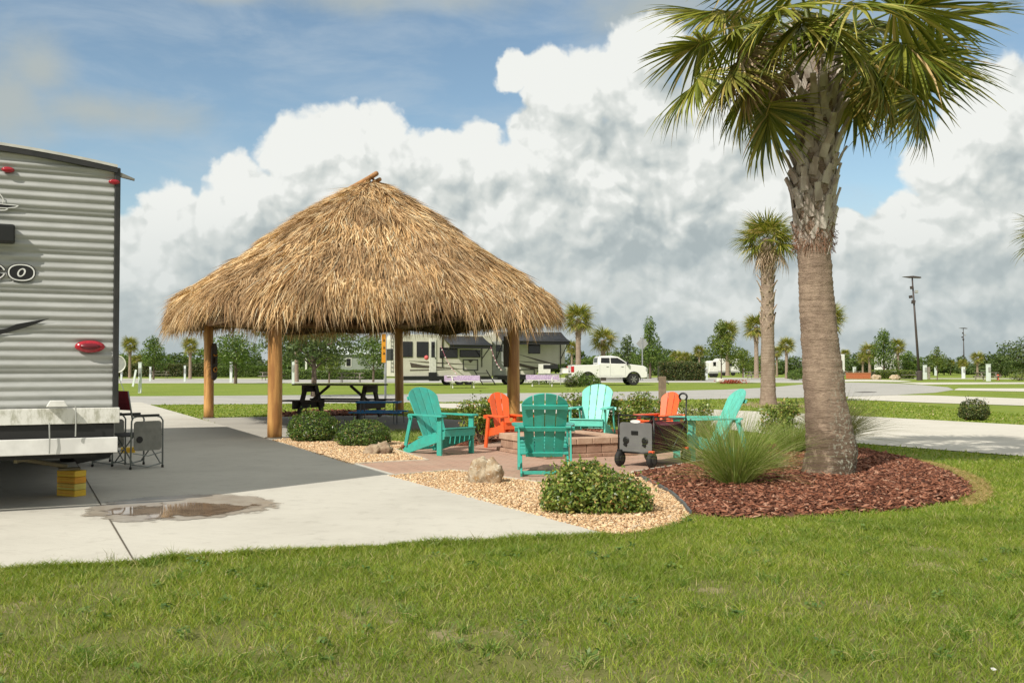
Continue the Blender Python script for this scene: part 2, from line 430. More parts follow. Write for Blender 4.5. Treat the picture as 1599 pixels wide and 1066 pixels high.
def patio_mat():
    m = bpy.data.materials.new('stamped_paver'); m.use_nodes = True; t = NT(m.node_tree); bs = m.node_tree.nodes['Principled BSDF']
    v = t.n('ShaderNodeTexCoord').outputs['Object']
    rot = t.n('ShaderNodeVectorRotate', i_Vector=v, i_Angle=ANG); rot.rotation_type = 'Z_AXIS'
    br = t.n('ShaderNodeTexBrick', i_Vector=rot.outputs[0], i_Scale=1.0, i_Color1=(.46, .29, .215, 1), i_Color2=(.40, .26, .195, 1), i_Mortar=(.22, .15, .11, 1))
    br.inputs['Brick Width'].default_value = .24; br.inputs['Row Height'].default_value = .12; br.inputs['Mortar Size'].default_value = .006
    col = t.mix(t.m('MULTIPLY', t.sm(t.noise(v, 1.6, 6, .65), .38, .7), .6), br.outputs[0], (.46, .33, .25))
    col = t.mix(t.m('MULTIPLY', t.sm(t.noise(v, 30, 4, .7), .5, .8), .4), col, (.24, .16, .12))
    t.put(bs.inputs['Base Color'], col); t.put(bs.inputs['Roughness'], .85); t.put(bs.inputs['Specular IOR Level'], .3)
    bp = t.n('ShaderNodeBump', i_Strength=.5, i_Distance=.004, i_Height=t.m('SUBTRACT', t.noise(v, 90, 3, .6), br.outputs[1])); t.put(bs.inputs['Normal'], bp.outputs[0])
    return m
M_patio = patio_mat()
patio_pix = [(548, 727), (606, 744.5), (650, 741), (705, 736), (745, 740), (790, 748), (838, 755), (880, 752), (940, 748), (988, 741), (1040, 733), (1100, 722), (1112, 712), (1100, 697),
             (1010, 690), (900, 688), (780, 690), (740, 697), (690, 698), (628, 702), (640, 711), (668, 720), (600, 723)]
patio_poly = outline(patio_pix)
sheet('patio', patio_poly, .016, M_patio, .1)
# pale edging strips along the patio
M_edge = mat('edging', (.62, .56, .46), .8, scale=9)
def strip(name, pix, w, z, h, m):
    P = [G(*p, z) for p in pix]; mb = MB()
    for a, b in zip(P[:-1], P[1:]): mb.beam(a+Vector((0,0,h/2)), b+Vector((0,0,h/2)), w, h)
    o = mb.build(name, m); o['kind'] = 'structure'; return o
strip('bed_edging', [(606, 744.5), (650, 741), (705, 736), (745, 740), (790, 748), (838, 755), (880, 752), (940, 748), (988, 741)], .035, .0, .03, M_edge)
strip('bed_edging', [(988, 741), (1040, 733), (1100, 722)], .04, .0, .045, M_edge)
strip('bed_edging', [(617, 703), (640, 711), (668, 720), (600, 723), (552, 726)], .03, .0, .03, M_edge)
strip('bed_edging', [(1000, 748), (1020, 757), (1050, 775), (1068, 792), (1078, 806)], .025, .0, .05, mat('dark_edging', (.10, .11, .11), .6))

gravelA = outline([(425, 689), (452, 696), (500, 712), (548, 727), (600, 723), (668, 720), (640, 711), (617, 703), (640, 694), (600, 688), (540, 686), (480, 682)])
gravelB = outline([(606, 745), (650, 741.5), (705, 736.5), (745, 740.5), (790, 748.5), (838, 755.5), (880, 752.5), (940, 748.5), (988, 741.5), (1000, 748), (1050, 775), (1068, 792), (1078, 806), (1062, 818), (1010, 832), (950, 838)])
mulchA = outline([(988, 741.5), (1040, 733.5), (1100, 722.5), (1112, 713), (1150, 702), (1230, 694), (1330, 700), (1420, 718), (1480, 738), (1513, 758), (1518, 772), (1495, 784), (1420, 797), (1330, 804), (1240, 811), (1150, 813), (1078, 808), (1068, 792), (1050, 775), (1000, 748)])
mulchB = outline([(440, 645), (500, 642), (600, 642), (612, 647.5), (560, 649.5), (440, 651)])
mulchC = outline([(628, 702), (690, 698), (740, 697), (780, 690), (900, 688), (1010, 690), (1010, 676), (900, 668), (790, 676), (700, 690), (640, 694)])
M_gbase = mat('gravel_bed', (.50, .37, .24), .95, col2=(.62, .48, .33), scale=60, detail=3, bump=1, bscale=70, bdist=.02)
M_mbase = mat('mulch_bed', (.10, .04, .025), .95, col2=(.16, .07, .045), scale=30, detail=4, bump=1, bscale=40, bdist=.03)
sheet('gravel_bed', gravelA, .006, M_gbase); sheet('gravel_bed', gravelB, .006, M_gbase)
sheet('mulch_bed', mulchB, .006, M_mbase); sheet('mulch_bed', mulchC, .008, M_mbase)

# mound of the palm bed
def pdist(x, y, poly):
    d = np.full(x.shape, 1e9); n = len(poly)
    for i in range(n):
        a = np.array(poly[i][:2]); b = np.array(poly[(i+1) % n][:2]); ab = b-a
        t = np.clip(((x-a[0])*ab[0]+(y-a[1])*ab[1])/max(ab@ab, 1e-9), 0, 1)
        d = np.minimum(d, np.hypot(x-a[0]-t*ab[0], y-a[1]-t*ab[1]))
    return d
def mound_h(x, y):
    d = pdist(np.asarray(x, float), np.asarray(y, float), mulchA)
    return .008+.055*(1-np.exp(-d/.5))
xs = np.linspace(min(p[0] for p in mulchA), max(p[0] for p in mulchA), 90); ys = np.linspace(min(p[1] for p in mulchA), max(p[1] for p in mulchA), 90)
XX, YY = np.meshgrid(xs, ys); ins = inpoly(XX, YY, mulchA)
ZZ = np.where(ins, mound_h(XX, YY)+fbm(XX, YY, 7)*.02-.005, -.05)
Vg = np.stack([XX, YY, ZZ], -1).reshape(-1, 3); idx = np.arange(8100).reshape(90, 90)
Fg = np.stack([idx[:-1, :-1], idx[:-1, 1:], idx[1:, 1:], idx[1:, :-1]], -1).reshape(-1, 4)
Fg = Fg[(Vg[Fg][:, :, 2] > -.04).any(1)]
o = np_mesh('mulch_bed', Vg, Fg, M_mbase, smooth=True); o['kind'] = 'structure'

# roads and the other concrete drives
road = [G(x, y) for x, y in [(-400, 634), (150, 632.5), (300, 631.5), (440, 630.5), (650, 628.3), (860, 626), (1000, 624.5), (1130, 622.8), (1250, 621), (1325, 619), (1400, 616.5), (1460, 613), (1490, 608.5),
        (1480, 604.5), (1440, 601), (1400, 598.6), (1340, 597), (1280, 597.5), (1200, 605), (1130, 608.2), (1000, 611), (860, 613.2), (650, 615.3), (440, 617), (300, 618), (150, 619), (-400, 620)]]
sheet('road', road, .006, M_asph)
sheet('road', [G(x, y) for x, y in [(-300, 598.2), (620, 597.2), (900, 596.3), (1130, 596.3), (1290, 596.8), (1290, 591), (900, 591), (620, 592), (-300, 593)]], .006, M_asph)
for pts in ([(-300, 598.8), (620, 597.8), (900, 597.2), (1130, 597.2), (1290, 597.8), (1290, 596.9), (1130, 596.3), (900, 596.3), (620, 597.0), (-300, 597.9)],
            [(-300, 592.6), (620, 591.6), (900, 590.8), (1290, 590.6), (1290, 589.6), (900, 589.6), (620, 590.6), (-300, 591.4)],
            [(1290, 594.5), (1330, 592), (1400, 593.5), (1425, 595), (1400, 596.3), (1340, 595.6), (1290, 596.6)]):
    sheet('curb', [G(*p) for p in pts], .012, M_curb)
DRV = [G(*p) for p in [(672, 630), (850, 630.5), (1000, 634.5), (1324, 649), (1599, 664), (1900, 681), (1900, 738), (1599, 713), (1330, 692), (1200, 678), (1050, 661), (900, 648), (760, 640), (690, 637)]]; sheet('driveway', DRV, .012, M_conc2)
sheet('driveway', [G(*p) for p in [(1325, 619.5), (1400, 617), (1450, 617.3), (1599, 622.5), (1900, 633), (1900, 647), (1599, 633.5), (1450, 629), (1370, 625.5), (1322, 625)]], .014, M_conc2)
sheet('driveway', [G(*p) for p in [(1492, 607.5), (1497, 606.3), (1599, 606.5), (1900, 607), (1900, 614), (1599, 611.5), (1490, 609.3)]], .014, M_conc2)
sheet('driveway', [G(*p) for p in [(1400, 597.2), (1900, 596.6), (1900, 599.2), (1599, 599.4), (1440, 600.4)]], .012, M_conc2)
sheet('driveway', [G(*p) for p in [(1400, 590.3), (1599, 590.6), (1900, 590.6), (1900, 591.6), (1599, 591.7), (1400, 591.5)]], .012, M_conc2)
M_dirt = mat('dirt', (.28, .2, .12), .95, col2=(.36, .27, .17), scale=5)
sheet('dirt_ring', crom([G(x, y) for x, y in [(1155, 632), (1180, 627), (1215, 626), (1250, 631), (1262, 636), (1230, 637), (1190, 637)]], 4), .006, M_dirt)
sheet('dry_turf', crom([G(x, y) for x, y in [(1420, 718), (1470, 726), (1525, 745), (1548, 762), (1540, 785), (1500, 790), (1518, 772), (1513, 758), (1480, 738)]], 4), .005, mat('dry_turf', (.26, .20, .09), .95, col2=(.18, .20, .05), scale=6))
o = sheet('drain_stain', crom([G(x, y) for x, y in [(1334, 612.2), (1352, 611.4), (1370, 612), (1352, 613)]], 4), .010, mat('drain_stain', (.09, .08, .07), .8))

# wet stain and puddle on the pad: thin sheets whose edge breaks up
def film(name, c, rx, ry, z, c1, c2, rough, amt, a0, a1, ior=1.45):
    m = bpy.data.materials.new(name); m.use_nodes = True; t = NT(m.node_tree); nt = m.node_tree; bs = nt.nodes['Principled BSDF']
    v = t.n('ShaderNodeTexCoord').outputs['Object']; q = t.vm('MULTIPLY', v, (1/rx, 1/ry, 0)); r = t.vm('LENGTH', q)
    nz = t.m('SUBTRACT', t.noise(v, 2.6, 6, .62), .5); e = t.m('ADD', r, t.m('MULTIPLY', nz, amt))
    t.put(bs.inputs['Base Color'], t.mix(t.sm(t.noise(v, 5, 6, .65), .38, .64), c1, c2)); bs.inputs['Roughness'].default_value = rough; bs.inputs['IOR'].default_value = ior
    tr = t.n('ShaderNodeBsdfTransparent'); mx = t.n('ShaderNodeMixShader', i_0=t.sm(e, a0, a1)); nt.links.new(bs.outputs[0], mx.inputs[1]); nt.links.new(tr.outputs[0], mx.inputs[2]); nt.links.new(mx.outputs[0], nt.nodes['Material Output'].inputs[0])
    mb = MB(); mb.add([(rx*1.5*cos(a), ry*1.5*sin(a), 0) for a in np.linspace(0, 2*pi, 49)[:-1]], [tuple(range(48))]); o = mb.build(name, m); o.location = (c.x, c.y, z); o['kind'] = 'structure'; return o
film('wet_patch', G(283, 791, .02), .80, .84, .0245, (.37, .325, .26), (.30, .25, .19), .32, 1.0, .94, 1.06)
film('puddle', G(290, 796, .02), .68, .46, .028, (.24, .18, .13), (.15, .11, .08), .03, 2.4, .80, .98, 1.33)
0 and film('damp_stain', G(190, 797, .02), .22, .3, .0262, (.45, .36, .2), (.38, .3, .18), .6, 1.2, .6, 1.1)
# faint tyre marks and an older water mark
M_tyre_c = (.36, .33, .28)
0 and film('dry_stain', G(560, 790, .02), .9, .7, .0225, (.54, .51, .435), (.50, .47, .40), .9, 2.4, .3, 1.2)
M_so = ((.22, .13, .075), (.30, .19, .11))
0 and film('soil_edge', G(735, 849, .02)+Vector((0, .01, 0)), .60, .09, .0232, *M_so, .95, 1.6, .5, .9)
0 and film('soil_edge', G(268, 873, .02)+Vector((0, .01, 0)), .30, .05, .0232, *M_so, .95, 1.6, .5, .9)
0 and film('dry_stain', G(60, 840, .02), .5, .35, .0225, (.48, .45, .38), (.42, .39, .33), .9, 2.4, .35, 1.2)

# ---------------------------------------------------------------- scattered ground cover
DRYT = crom([G(x, y) for x, y in [(1420, 718), (1470, 726), (1525, 745), (1548, 762), (1540, 785), (1500, 790), (1518, 772), (1513, 758), (1480, 738)]], 4)
HARD = [DRV, DRYT, pad_poly, slab_poly, patio_poly, gravelA, gravelB, mulchA, mulchB, mulchC]
def grass_field(name, n, xr, yr, hmin, hmax, w, bare=True, skip=HARD, only=None):
    x = rng.uniform(*xr, n); y = rng.uniform(*yr, n)
    keep = np.abs(x) < .56*y+.6
    for p in skip: keep &= ~inpoly(x, y, p)
    if only is not None: keep &= inpoly(x, y, only)
    if bare:
        nz = fbm(x, y, 1.7, 4); th = .60+.15*np.clip((y-5)/3, 0, 1)
        keep &= rng.random(n) < np.clip(1-(nz-th+.09)*7, .30, 1.)*np.clip(.55+(y-4)*.22, .55, 1)
    x, y = x[keep], y[keep]; n = len(x)
    base = np.stack([x, y, np.full(n, -.003)], 1)
    a = rng.uniform(0, 2*pi, n); tilt = rng.uniform(.1, .75, n)
    d = np.stack([np.cos(a)*tilt, np.sin(a)*tilt, np.ones(n)], 1)
    tuft = fbm(x, y, 4.5, 2)
    hh = hmin+(hmax-hmin)*rng.random(n)**1.3*(.35+.9*fbm(x, y, 1.1)+.9*np.clip(tuft-.5, 0, 1)*2)
    bend = np.stack([np.cos(a)*.35, np.sin(a)*.35, -.28*np.ones(n)], 1)*rng.uniform(.2, 1.3, n)[:, None]
    V, Fc = ribbons(base, d, hh, w*rng.uniform(.7, 1.4, n), bend)
    return V, Fc
M_grass = leafmat('grass_blades', [(0, (.11, .185, .018)), (.4, (.225, .31, .032)), (.76, (.33, .39, .055)), (.91, (.41, .40, .13)), (1, (.60, .47, .29))], .5, .38, patch=(.125, .205, .02), pscale=.9, pamt=.45, spec=.35)
parts_ = [grass_field('g', 470000, (-5.5, 5.5), (3.3, 8.6), .025, .088, .0036),
          grass_field('g', 150000, (-1, 8.5), (7.6, 13.5), .035, .085, .0062, False),
          grass_field('g', 26000, (2, 12), (12.5, 21), .03, .07, .016, False)]
off = 0; VS = []; FS = []
for V, Fc in parts_: VS.append(V); FS.append(Fc+off); off += len(V)
o = np_mesh('grass', np.concatenate(VS), np.concatenate(FS), M_grass); o['kind'] = 'stuff'; tag(o, 'green lawn grass with thin sandy patches in the foreground', 'grass')
x = rng.uniform(4, 6.6, 90000); y = rng.uniform(9, 14.6, 90000); k = inpoly(x, y, DRYT); x, y = x[k], y[k]; n = len(x); a = rng.uniform(0, 6.28, n)
V, Fc = ribbons(np.stack([x, y, x*0], 1), np.stack([np.cos(a)*.6, np.sin(a)*.6, np.ones(n)], 1), rng.uniform(.03, .07, n), .006, np.stack([np.cos(a)*.3, np.sin(a)*.3, -.3*np.ones(n)], 1))
o = np_mesh('dry_grass', V, Fc, leafmat('dry_grass_blades', [(0, (.20, .26, .04)), (.45, (.38, .30, .11)), (1, (.55, .38, .2))])); o['kind'] = 'stuff'; tag(o, 'dried orange brown grass at the right end of the mulch bed', 'grass')
# a longer ragged fringe along the pad edge
edge = [G(950, 838), G(760, 847), G(620, 853), G(480, 862), G(330, 869), G(200, 880), G(90, 887), G(0, 893)]
bs_ = []
for a, b in zip(edge[:-1], edge[1:]):
    n = int((b-a).length*2600); t = rng.random(n)[:, None]; p = np.array(a)[None]*(1-t)+np.array(b)[None]*t
    p[:, 1] += -np.abs(rng.normal(0, .05, n))+.035*(fbm(p[:, 0], p[:, 0]*0, 3)*2-1); bs_.append(p)
base = np.concatenate(bs_); n = len(base); a = rng.uniform(0, 2*pi, n); tl = rng.uniform(.1, .8, n)
V, Fc = ribbons(base, np.stack([np.cos(a)*tl, np.sin(a)*tl, np.ones(n)], 1), rng.uniform(.02, .10, n)*(.3+1.2*fbm(base[:, 0], base[:, 1], 6)), .005, np.stack([np.cos(a)*.3, np.sin(a)*.3, -.3*np.ones(n)], 1))
o = np_mesh('grass_fringe', V, Fc, M_grass); o['kind'] = 'stuff'; tag(o, 'taller ragged grass along the edge of the concrete pad', 'grass')
# taller tufts and broad-leaved weeds scattered through the lawn
T_ = []; W_ = []
for i in range(300):
    y_ = random.uniform(3.9, 9.5); x_ = random.uniform(-.55*y_, .55*y_)
    if any(inpoly(np.array([x_]), np.array([y_]), p)[0] for p in HARD): continue
    if i % 4: n = random.randint(18, 60); T_.append(np.stack([rng.normal(x_, .03, n), rng.normal(y_, .03, n), np.zeros(n)], 1))
    else: n = random.randint(8, 16); W_.append(np.stack([rng.normal(x_, .022, n), rng.normal(y_, .022, n), rng.uniform(.025, .055, n)], 1))
b_ = np.concatenate(T_); n = len(b_); a = rng.uniform(0, 6.28, n); tl = rng.uniform(.1, .9, n)
V, Fc = ribbons(b_, np.stack([np.cos(a)*tl, np.sin(a)*tl, np.ones(n)], 1), rng.uniform(.06, .135, n), .0042, np.stack([np.cos(a)*.4, np.sin(a)*.4, -.35*np.ones(n)], 1))
o = np_mesh('grass_tufts', V, Fc, leafmat('tuft_blades', [(0, (.07, .15, .02)), (.6, (.16, .27, .035)), (.9, (.34, .38, .10)), (1, (.58, .45, .25))], .5, .35)); o['kind'] = 'stuff'; tag(o, 'taller coarse tufts standing up in the foreground lawn', 'grass')
w_ = np.concatenate(W_); V, Fc = leaves(w_, rng.normal(0, .5, (len(w_), 3))+[0, 0, 1], .035, .018)
o = np_mesh('lawn_weeds', V, Fc, leafmat('weed_leaves', [(0, (.06, .13, .03)), (1, (.16, .24, .05))], .5, .25)); o['kind'] = 'stuff'; tag(o, 'small broad-leaved weeds dotted through the foreground lawn', 'weeds')
# clippings and dead leaf scraps on the pad near its front edge
n = 900; t_ = rng.random(n); p0_, p1_ = np.array(G(0, 893)), np.array(G(950, 838)); q_ = p0_[None]*(1-t_[:, None])+p1_[None]*t_[:, None]; q_[:, 1] += np.abs(rng.normal(.05, .16, n)); q_[:, 2] = .0245
k = inpoly(q_[:, 0], q_[:, 1], pad_poly); V, Fc = leaves(q_[k], rng.normal(0, .15, (k.sum(), 3))+[0, 0, 1], rng.uniform(.006, .02, k.sum()), .004)
o = np_mesh('clippings', V, Fc, leafmat('dead_scraps', [(0, (.14, .09, .05)), (.6, (.25, .2, .08)), (1, (.16, .2, .05))], .8, 0)); o['kind'] = 'stuff'; tag(o, 'dry clippings scattered along the front of the concrete pad', 'clippings')
# weeds by the joint, runner stems
bb = np.repeat(np.array([G(268, 872), G(175, 878), G(212, 884), G(745, 850), G(1440, 830)]), 14, 0)+rng.normal(0, .02, (70, 3))*[1, 1, 0]
V, Fc = ribbons(bb, np.stack([rng.normal(0, .4, 70), rng.normal(0, .4, 70), np.ones(70)], 1), rng.uniform(.06, .16, 70), .004, np.stack([rng.normal(0, .2, 70), rng.normal(0, .2, 70), -.2*np.ones(70)], 1))
o = np_mesh('weeds', V, Fc, leafmat('weed', [(0, (.1, .16, .03)), (1, (.3, .26, .12))])); o['kind'] = 'stuff'; tag(o, 'thin weeds along the front edge of the pad', 'weeds')
# lawn beyond the pad, coarse tufts
V, Fc = grass_field('g', 60000, (-14, 14), (21, 42), .03, .07, .03, False)
HUTB = [G(300, 640), G(690, 640), G(690, 628), G(300, 628)]
keep = ~np.zeros(len(V)//6, bool); cx = V.reshape(-1, 6, 3)[:, 0]
for p in (road, [G(*q) for q in [(672, 630), (850, 630.5), (1000, 634.5), (1324, 649), (1599, 664), (1900, 681), (1900, 738), (1599, 713), (1330, 692), (1200, 678), (1050, 661), (900, 648), (760, 640), (690, 637)]]):
    keep &= ~inpoly(cx[:, 0], cx[:, 1], p)
V = V.reshape(-1, 6, 3)[keep].reshape(-1, 3); n = len(V)//6; o_ = np.arange(n)[:, None]*6
Fc = np.concatenate([np.concatenate([o_, o_+1, o_+3, o_+2], 1), np.concatenate([o_+2, o_+3, o_+5, o_+4], 1)])
o = np_mesh('grass_strip', V, Fc, M_grass); o['kind'] = 'stuff'; tag(o, 'mown grass strips between hut, drive and road', 'grass')

def chips(poly, n, size, zf, mname, stops, flat=.45, rough=.9, name='chips', elong=1.6):
    xs = [p[0] for p in poly]; ys = [p[1] for p in poly]
    x = rng.uniform(min(xs), max(xs), n); y = rng.uniform(min(ys), max(ys), n); k = inpoly(x, y, poly); x, y = x[k], y[k]; n = len(x)
    z = zf(x, y)
    # squashed octahedra with jitter
    base = np.array([(1,0,0),(0,1,0),(-1,0,0),(0,-1,0),(.55,.5,.8),(-.5,.55,.9),(-.5,-.5,.75),(.5,-.55,.85),(0,0,-1)], float)
    q = base[None]*(1+rng.normal(0, .16, (n, 9, 3)))
    s = size*rng.lognormal(0, .35, n)[:, None, None]
    q = q*s*np.array([elong, 1, flat])
    a = rng.uniform(0, 2*pi, n); tx = rng.normal(0, .35, n)
    c, s_ = np.cos(a)[:, None], np.sin(a)[:, None]
    zz = q[:, :, 2]+q[:, :, 0]*tx[:, None]
    X = q[:, :, 0]*c-q[:, :, 1]*s_+x[:, None]; Y = q[:, :, 0]*s_+q[:, :, 1]*c+y[:, None]; Z = zz+z[:, None]
    V = np.stack([X, Y, Z], -1).reshape(-1, 3)
    f = np.array([(4,5,1),(4,1,0),(5,6,2),(5,2,1),(6,7,3),(6,3,2),(7,4,0),(7,0,3),(4,6,5),(4,7,6),(0,1,8),(1,2,8),(2,3,8),(3,0,8)])
    Fc = (f[None]+np.arange(n)[:, None, None]*9).reshape(-1, 3)
    m = leafmat(mname, stops, rough, 0, spec=.25)
    return np_mesh(name, V, Fc, m)
gst = [(0, (.33, .19, .10)), (.3, (.55, .36, .20)), (.6, (.67, .48, .28)), (.85, (.76, .59, .38)), (1, (.52, .43, .32))]
o = chips(gravelB, 46000, .0082, lambda x, y: .012+rng.uniform(0, .012, len(x)), 'gravel_stones', gst, .7, .85, 'gravel', 1.25); tag(o, 'tan gravel bed beside the concrete pad and front shrub', 'gravel', kind='stuff')
o = chips(gravelA, 36000, .010, lambda x, y: .012+rng.uniform(0, .012, len(x)), 'gravel_stones_far', gst, .7, .85, 'gravel', 1.25); tag(o, 'tan gravel strip under the two round shrubs', 'gravel', kind='stuff')
mst = [(0, (.07, .027, .017)), (.4, (.175, .066, .038)), (.75, (.285, .115, .066)), (.95, (.40, .20, .13)), (1, (.52, .34, .24))]
o = chips(mulchA, 46000, .0135, lambda x, y: mound_h(x, y)+rng.uniform(.0, .035, len(x)), 'bark_chips', mst, .32, .9, 'mulch', 2.1); tag(o, 'red brown bark mulch around the big palm trunk', 'mulch', kind='stuff')
o = chips(mulchB+[], 3000, .03, lambda x, y: .012+rng.uniform(0, .02, len(x)), 'bark_chips_far', mst, .4, .9, 'mulch', 2.); tag(o, 'strip of red mulch behind the dark picnic table', 'mulch', kind='stuff')
o = chips(mulchC, 9000, .022, lambda x, y: .012+rng.uniform(0, .02, len(x)), 'bark_chips_mid', mst, .4, .9, 'mulch', 2.); tag(o, 'red mulch behind the chairs around the fire pit', 'mulch', kind='stuff')
# dead leaves and trimmings on the lawn edge
# ================================================================ thatched hut
def build_hut():
    P1, P2, P3, P4 = G(428, 685), G(325, 653), G(802, 674), G(623, 647)
    c = (P1+P2+P3+P4)/4; c.z = 0; c.x += .15
    ca = atan2(U.y, U.x)
    t = thing('thatched_hut', 'open thatched hut on round timber posts beside the concrete pad', 'hut', c, ca)
    Mi = RZ(-ca)
    wood = mat('hut_post_wood', (.56, .30, .095), .5, col2=(.33, .15, .045), scale=2.2, detail=7, stretch=(5, 5, .6), bump=.5, bscale=7, bdist=.008, coat=.15)
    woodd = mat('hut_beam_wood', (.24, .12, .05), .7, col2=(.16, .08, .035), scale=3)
    for P, r in ((P1, .128), (P2, .12), (P3, .125), (P4, .115)):
        q = Mi @ (P-c); mb = MB(); pts = []; rs = []
        for i in range(9):
            z = 2.45*i/8; pts.append((q.x+sin(z*1.3+q.x)*.012, q.y+cos(z*1.1+q.y)*.012, z)); rs.append(r*(1.04-.06*i/8+random.uniform(-.012, .012)))
        mb.tube(pts, rs, 20); po = mb.build('post', wood, t, smooth=True)
        MB().lathe([(r*1.35, -.01), (r*1.35, .02), (r*1.15, .035)], 20, (q.x, q.y, 0)).build('base_plate', M_dark, po)
    a, b, Lr = 4.88, 3.76, 1.25
    tz = np.array([0, .18, .37, .6, .8, .93, 1.0, 1.1]); hz = np.array([5.30, 4.93, 4.46, 3.77, 3.25, 2.86, 2.48, 2.05])
    def surf(s, th):
        s = np.asarray(s); cth, sth = np.cos(th), np.sin(th)
        nn = 3.4
        rr = (np.abs(cth/a)**nn+np.abs(sth/b)**nn)**(-1/nn)
        ex, ey = rr*cth, rr*sth
        rx = Lr*np.clip(ex/(a-b+.6), -1, 1)
        x = rx+(ex-rx)*s; y = ey*s
        z = np.interp(s, tz, hz)+.05*np.sin(th*7+s*5)*s+.04*np.sin(th*13-s*9)*s
        return np.stack([x, y, z], -1)
    # inner shell
    shell = MB(); ss = np.linspace(0, 1.0, 12); ths = np.linspace(0, 2*pi, 73)
    g = [[surf(s, th)+np.array([0, 0, -.24]) for th in ths] for s in ss]
    shell.grid(g)
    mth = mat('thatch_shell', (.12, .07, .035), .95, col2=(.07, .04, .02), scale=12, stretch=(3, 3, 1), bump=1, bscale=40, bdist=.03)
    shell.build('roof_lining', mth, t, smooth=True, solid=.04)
    # rafters and header beams
    mb = MB()
    for th in np.linspace(0, 2*pi, 21)[:-1]:
        p0 = surf(.04, th)-np.array([0, 0, .36]); p1 = surf(.5, th)-np.array([0, 0, .38]); p2 = surf(.90, th)-np.array([0, 0, .36]); mb.tube([p0, p1, p2], .04, 6)
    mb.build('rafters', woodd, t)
    q = [Mi @ (P-c) for P in (P1, P2, P4, P3)]; mb = MB()
    for i in range(4):
        u, v = q[i], q[(i+1) % 4]; mb.tube([(u.x, u.y, 2.42), (v.x, v.y, 2.42)], .09, 8)
    mb.build('header_beam', woodd, t)
    # thatch: long dry palm leaflets in overlapping courses
    n = 165000
    s = rng.random(n*2); s = s[rng.random(n*2) < (.25+.75*s)][:n]; n = len(s)
    tg_ = np.linspace(0, 2*pi, 2001); q_ = surf(np.full(2001, .75), tg_); al_ = np.concatenate([[0], np.cumsum(np.linalg.norm(np.diff(q_, axis=0), axis=1))])
    def even(k): return np.interp(rng.random(k)*al_[-1], al_, tg_)
    # courses
    rows = 11; coursed = rng.random(n) < .72
    th = even(n); hol = fbm(th*4.4+70, s*5+11, 2.3, 3); kp = rng.random(n) < np.clip((hol-.30)*6, .30, 1); th, s, coursed = th[kp], s[kp], coursed[kp]; n = len(s)
    wob = (fbm(th*4.4, s*0+5, .9, 3)-.5)*1.1+(fbm(th*4.4, np.floor(s*rows)*3.7, 2.5, 2)-.5)*.5
    k_ = np.floor(s*rows+wob); sc_ = (k_-wob+rng.uniform(-.12, .30, n))/rows; s = np.clip(np.where(coursed, sc_, s), .005, .985)
    eps = 1e-3
    P = surf(s, th); T = surf(s+eps, th)-P; T /= np.linalg.norm(T, axis=1, keepdims=True)
    Wd = surf(s, th+eps)-P; Wd /= np.linalg.norm(Wd, axis=1, keepdims=True)
    N = np.cross(Wd, T); N *= np.sign(N[:, 2:3]+1e-9)
    per = th*4.4; sl = s*5
    cl = fbm(per, sl, 1.6, 3); cl2 = fbm(per+50, sl+20, 3.1, 3); cl3 = fbm(per+9, sl*.35+90, 5.5, 2)
    lat = (cl2-.5)*2.6+rng.normal(0, .28, n)
    lift = np.where(coursed, .26, .10)+.40*(cl-.45)+rng.normal(0, .09, n)
    d = T+Wd*lat[:, None]*.55+N*lift[:, None]*.75
    L = np.where(coursed, rng.uniform(.42, .66, n), rng.uniform(.22, .5, n))*(.70+.6*cl3)
    bend = np.stack([np.zeros(n), np.zeros(n), -.42*np.ones(n)], 1)*rng.uniform(.25, 1.3, n)[:, None]*(.4+.8*s[:, None])+Wd*rng.normal(0, .1, n)[:, None]
    base = P+N*(np.where(coursed, rng.uniform(-.06, .03, n), rng.uniform(-.05, .07, n))+.14*(cl-.5))[:, None]
    V1, F1 = ribbons(base, d, L, rng.uniform(.009, .023, n), bend, side=Wd+N*rng.normal(0, .6, n)[:, None], wp=(1, .85, 0))
    # hanging fringe at the eave
    m = 22000; th = even(m); s = rng.uniform(.93, 1.03, m)
    P = surf(np.minimum(s, 1.08), th); Wd = surf(s, th+eps)-P; Wd /= np.linalg.norm(Wd, axis=1, keepdims=True)
    O = P*[1, 1, 0]; O /= np.linalg.norm(O, axis=1, keepdims=True)
    cl = fbm(th*4.4, s*0, 2.2, 3); cl2 = fbm(th*4.4, s*0+30, 6, 2)
    d = np.array([0, 0, -1.])+O*(rng.uniform(-.15, .65, m)*(.4+cl))[:, None]+Wd*((cl2-.5)*.9+rng.normal(0, .16, m))[:, None]
    V2, F2 = ribbons(P+np.array([0, 0, 1])*rng.uniform(-.04, .14, m)[:, None]-O*rng.uniform(-.05, .12, m)[:, None], d, rng.uniform(.18, .52, m)*(.5+.8*cl2)+.1*(cl-.4), rng.uniform(.01, .024, m), O*-.12, side=Wd+O*rng.normal(0, .7, m)[:, None])
    # ragged inner layer below the rim
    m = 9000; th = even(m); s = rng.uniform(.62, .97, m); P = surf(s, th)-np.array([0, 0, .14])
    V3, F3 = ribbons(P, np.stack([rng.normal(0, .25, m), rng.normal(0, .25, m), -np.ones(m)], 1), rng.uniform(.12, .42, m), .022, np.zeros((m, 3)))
    # cap over the ridge
    m = 2600; x = rng.uniform(-Lr-.15, Lr+.15, m); sg = rng.choice([-1, 1], m)
    P = np.stack([x, sg*.05, 5.31+rng.uniform(0, .05, m)], 1)
    V4, F4 = ribbons(P, np.stack([rng.normal(0, .25, m)+x*.18, sg, -.35-rng.uniform(0, .3, m)], 1), rng.uniform(.35, .75, m), .022, np.array([0, 0, -.3])*np.ones((m, 3)))
    V = np.concatenate([V1, V2, V4]); F = np.concatenate([F1, F2+len(V1), F4+len(V1)+len(V2)])
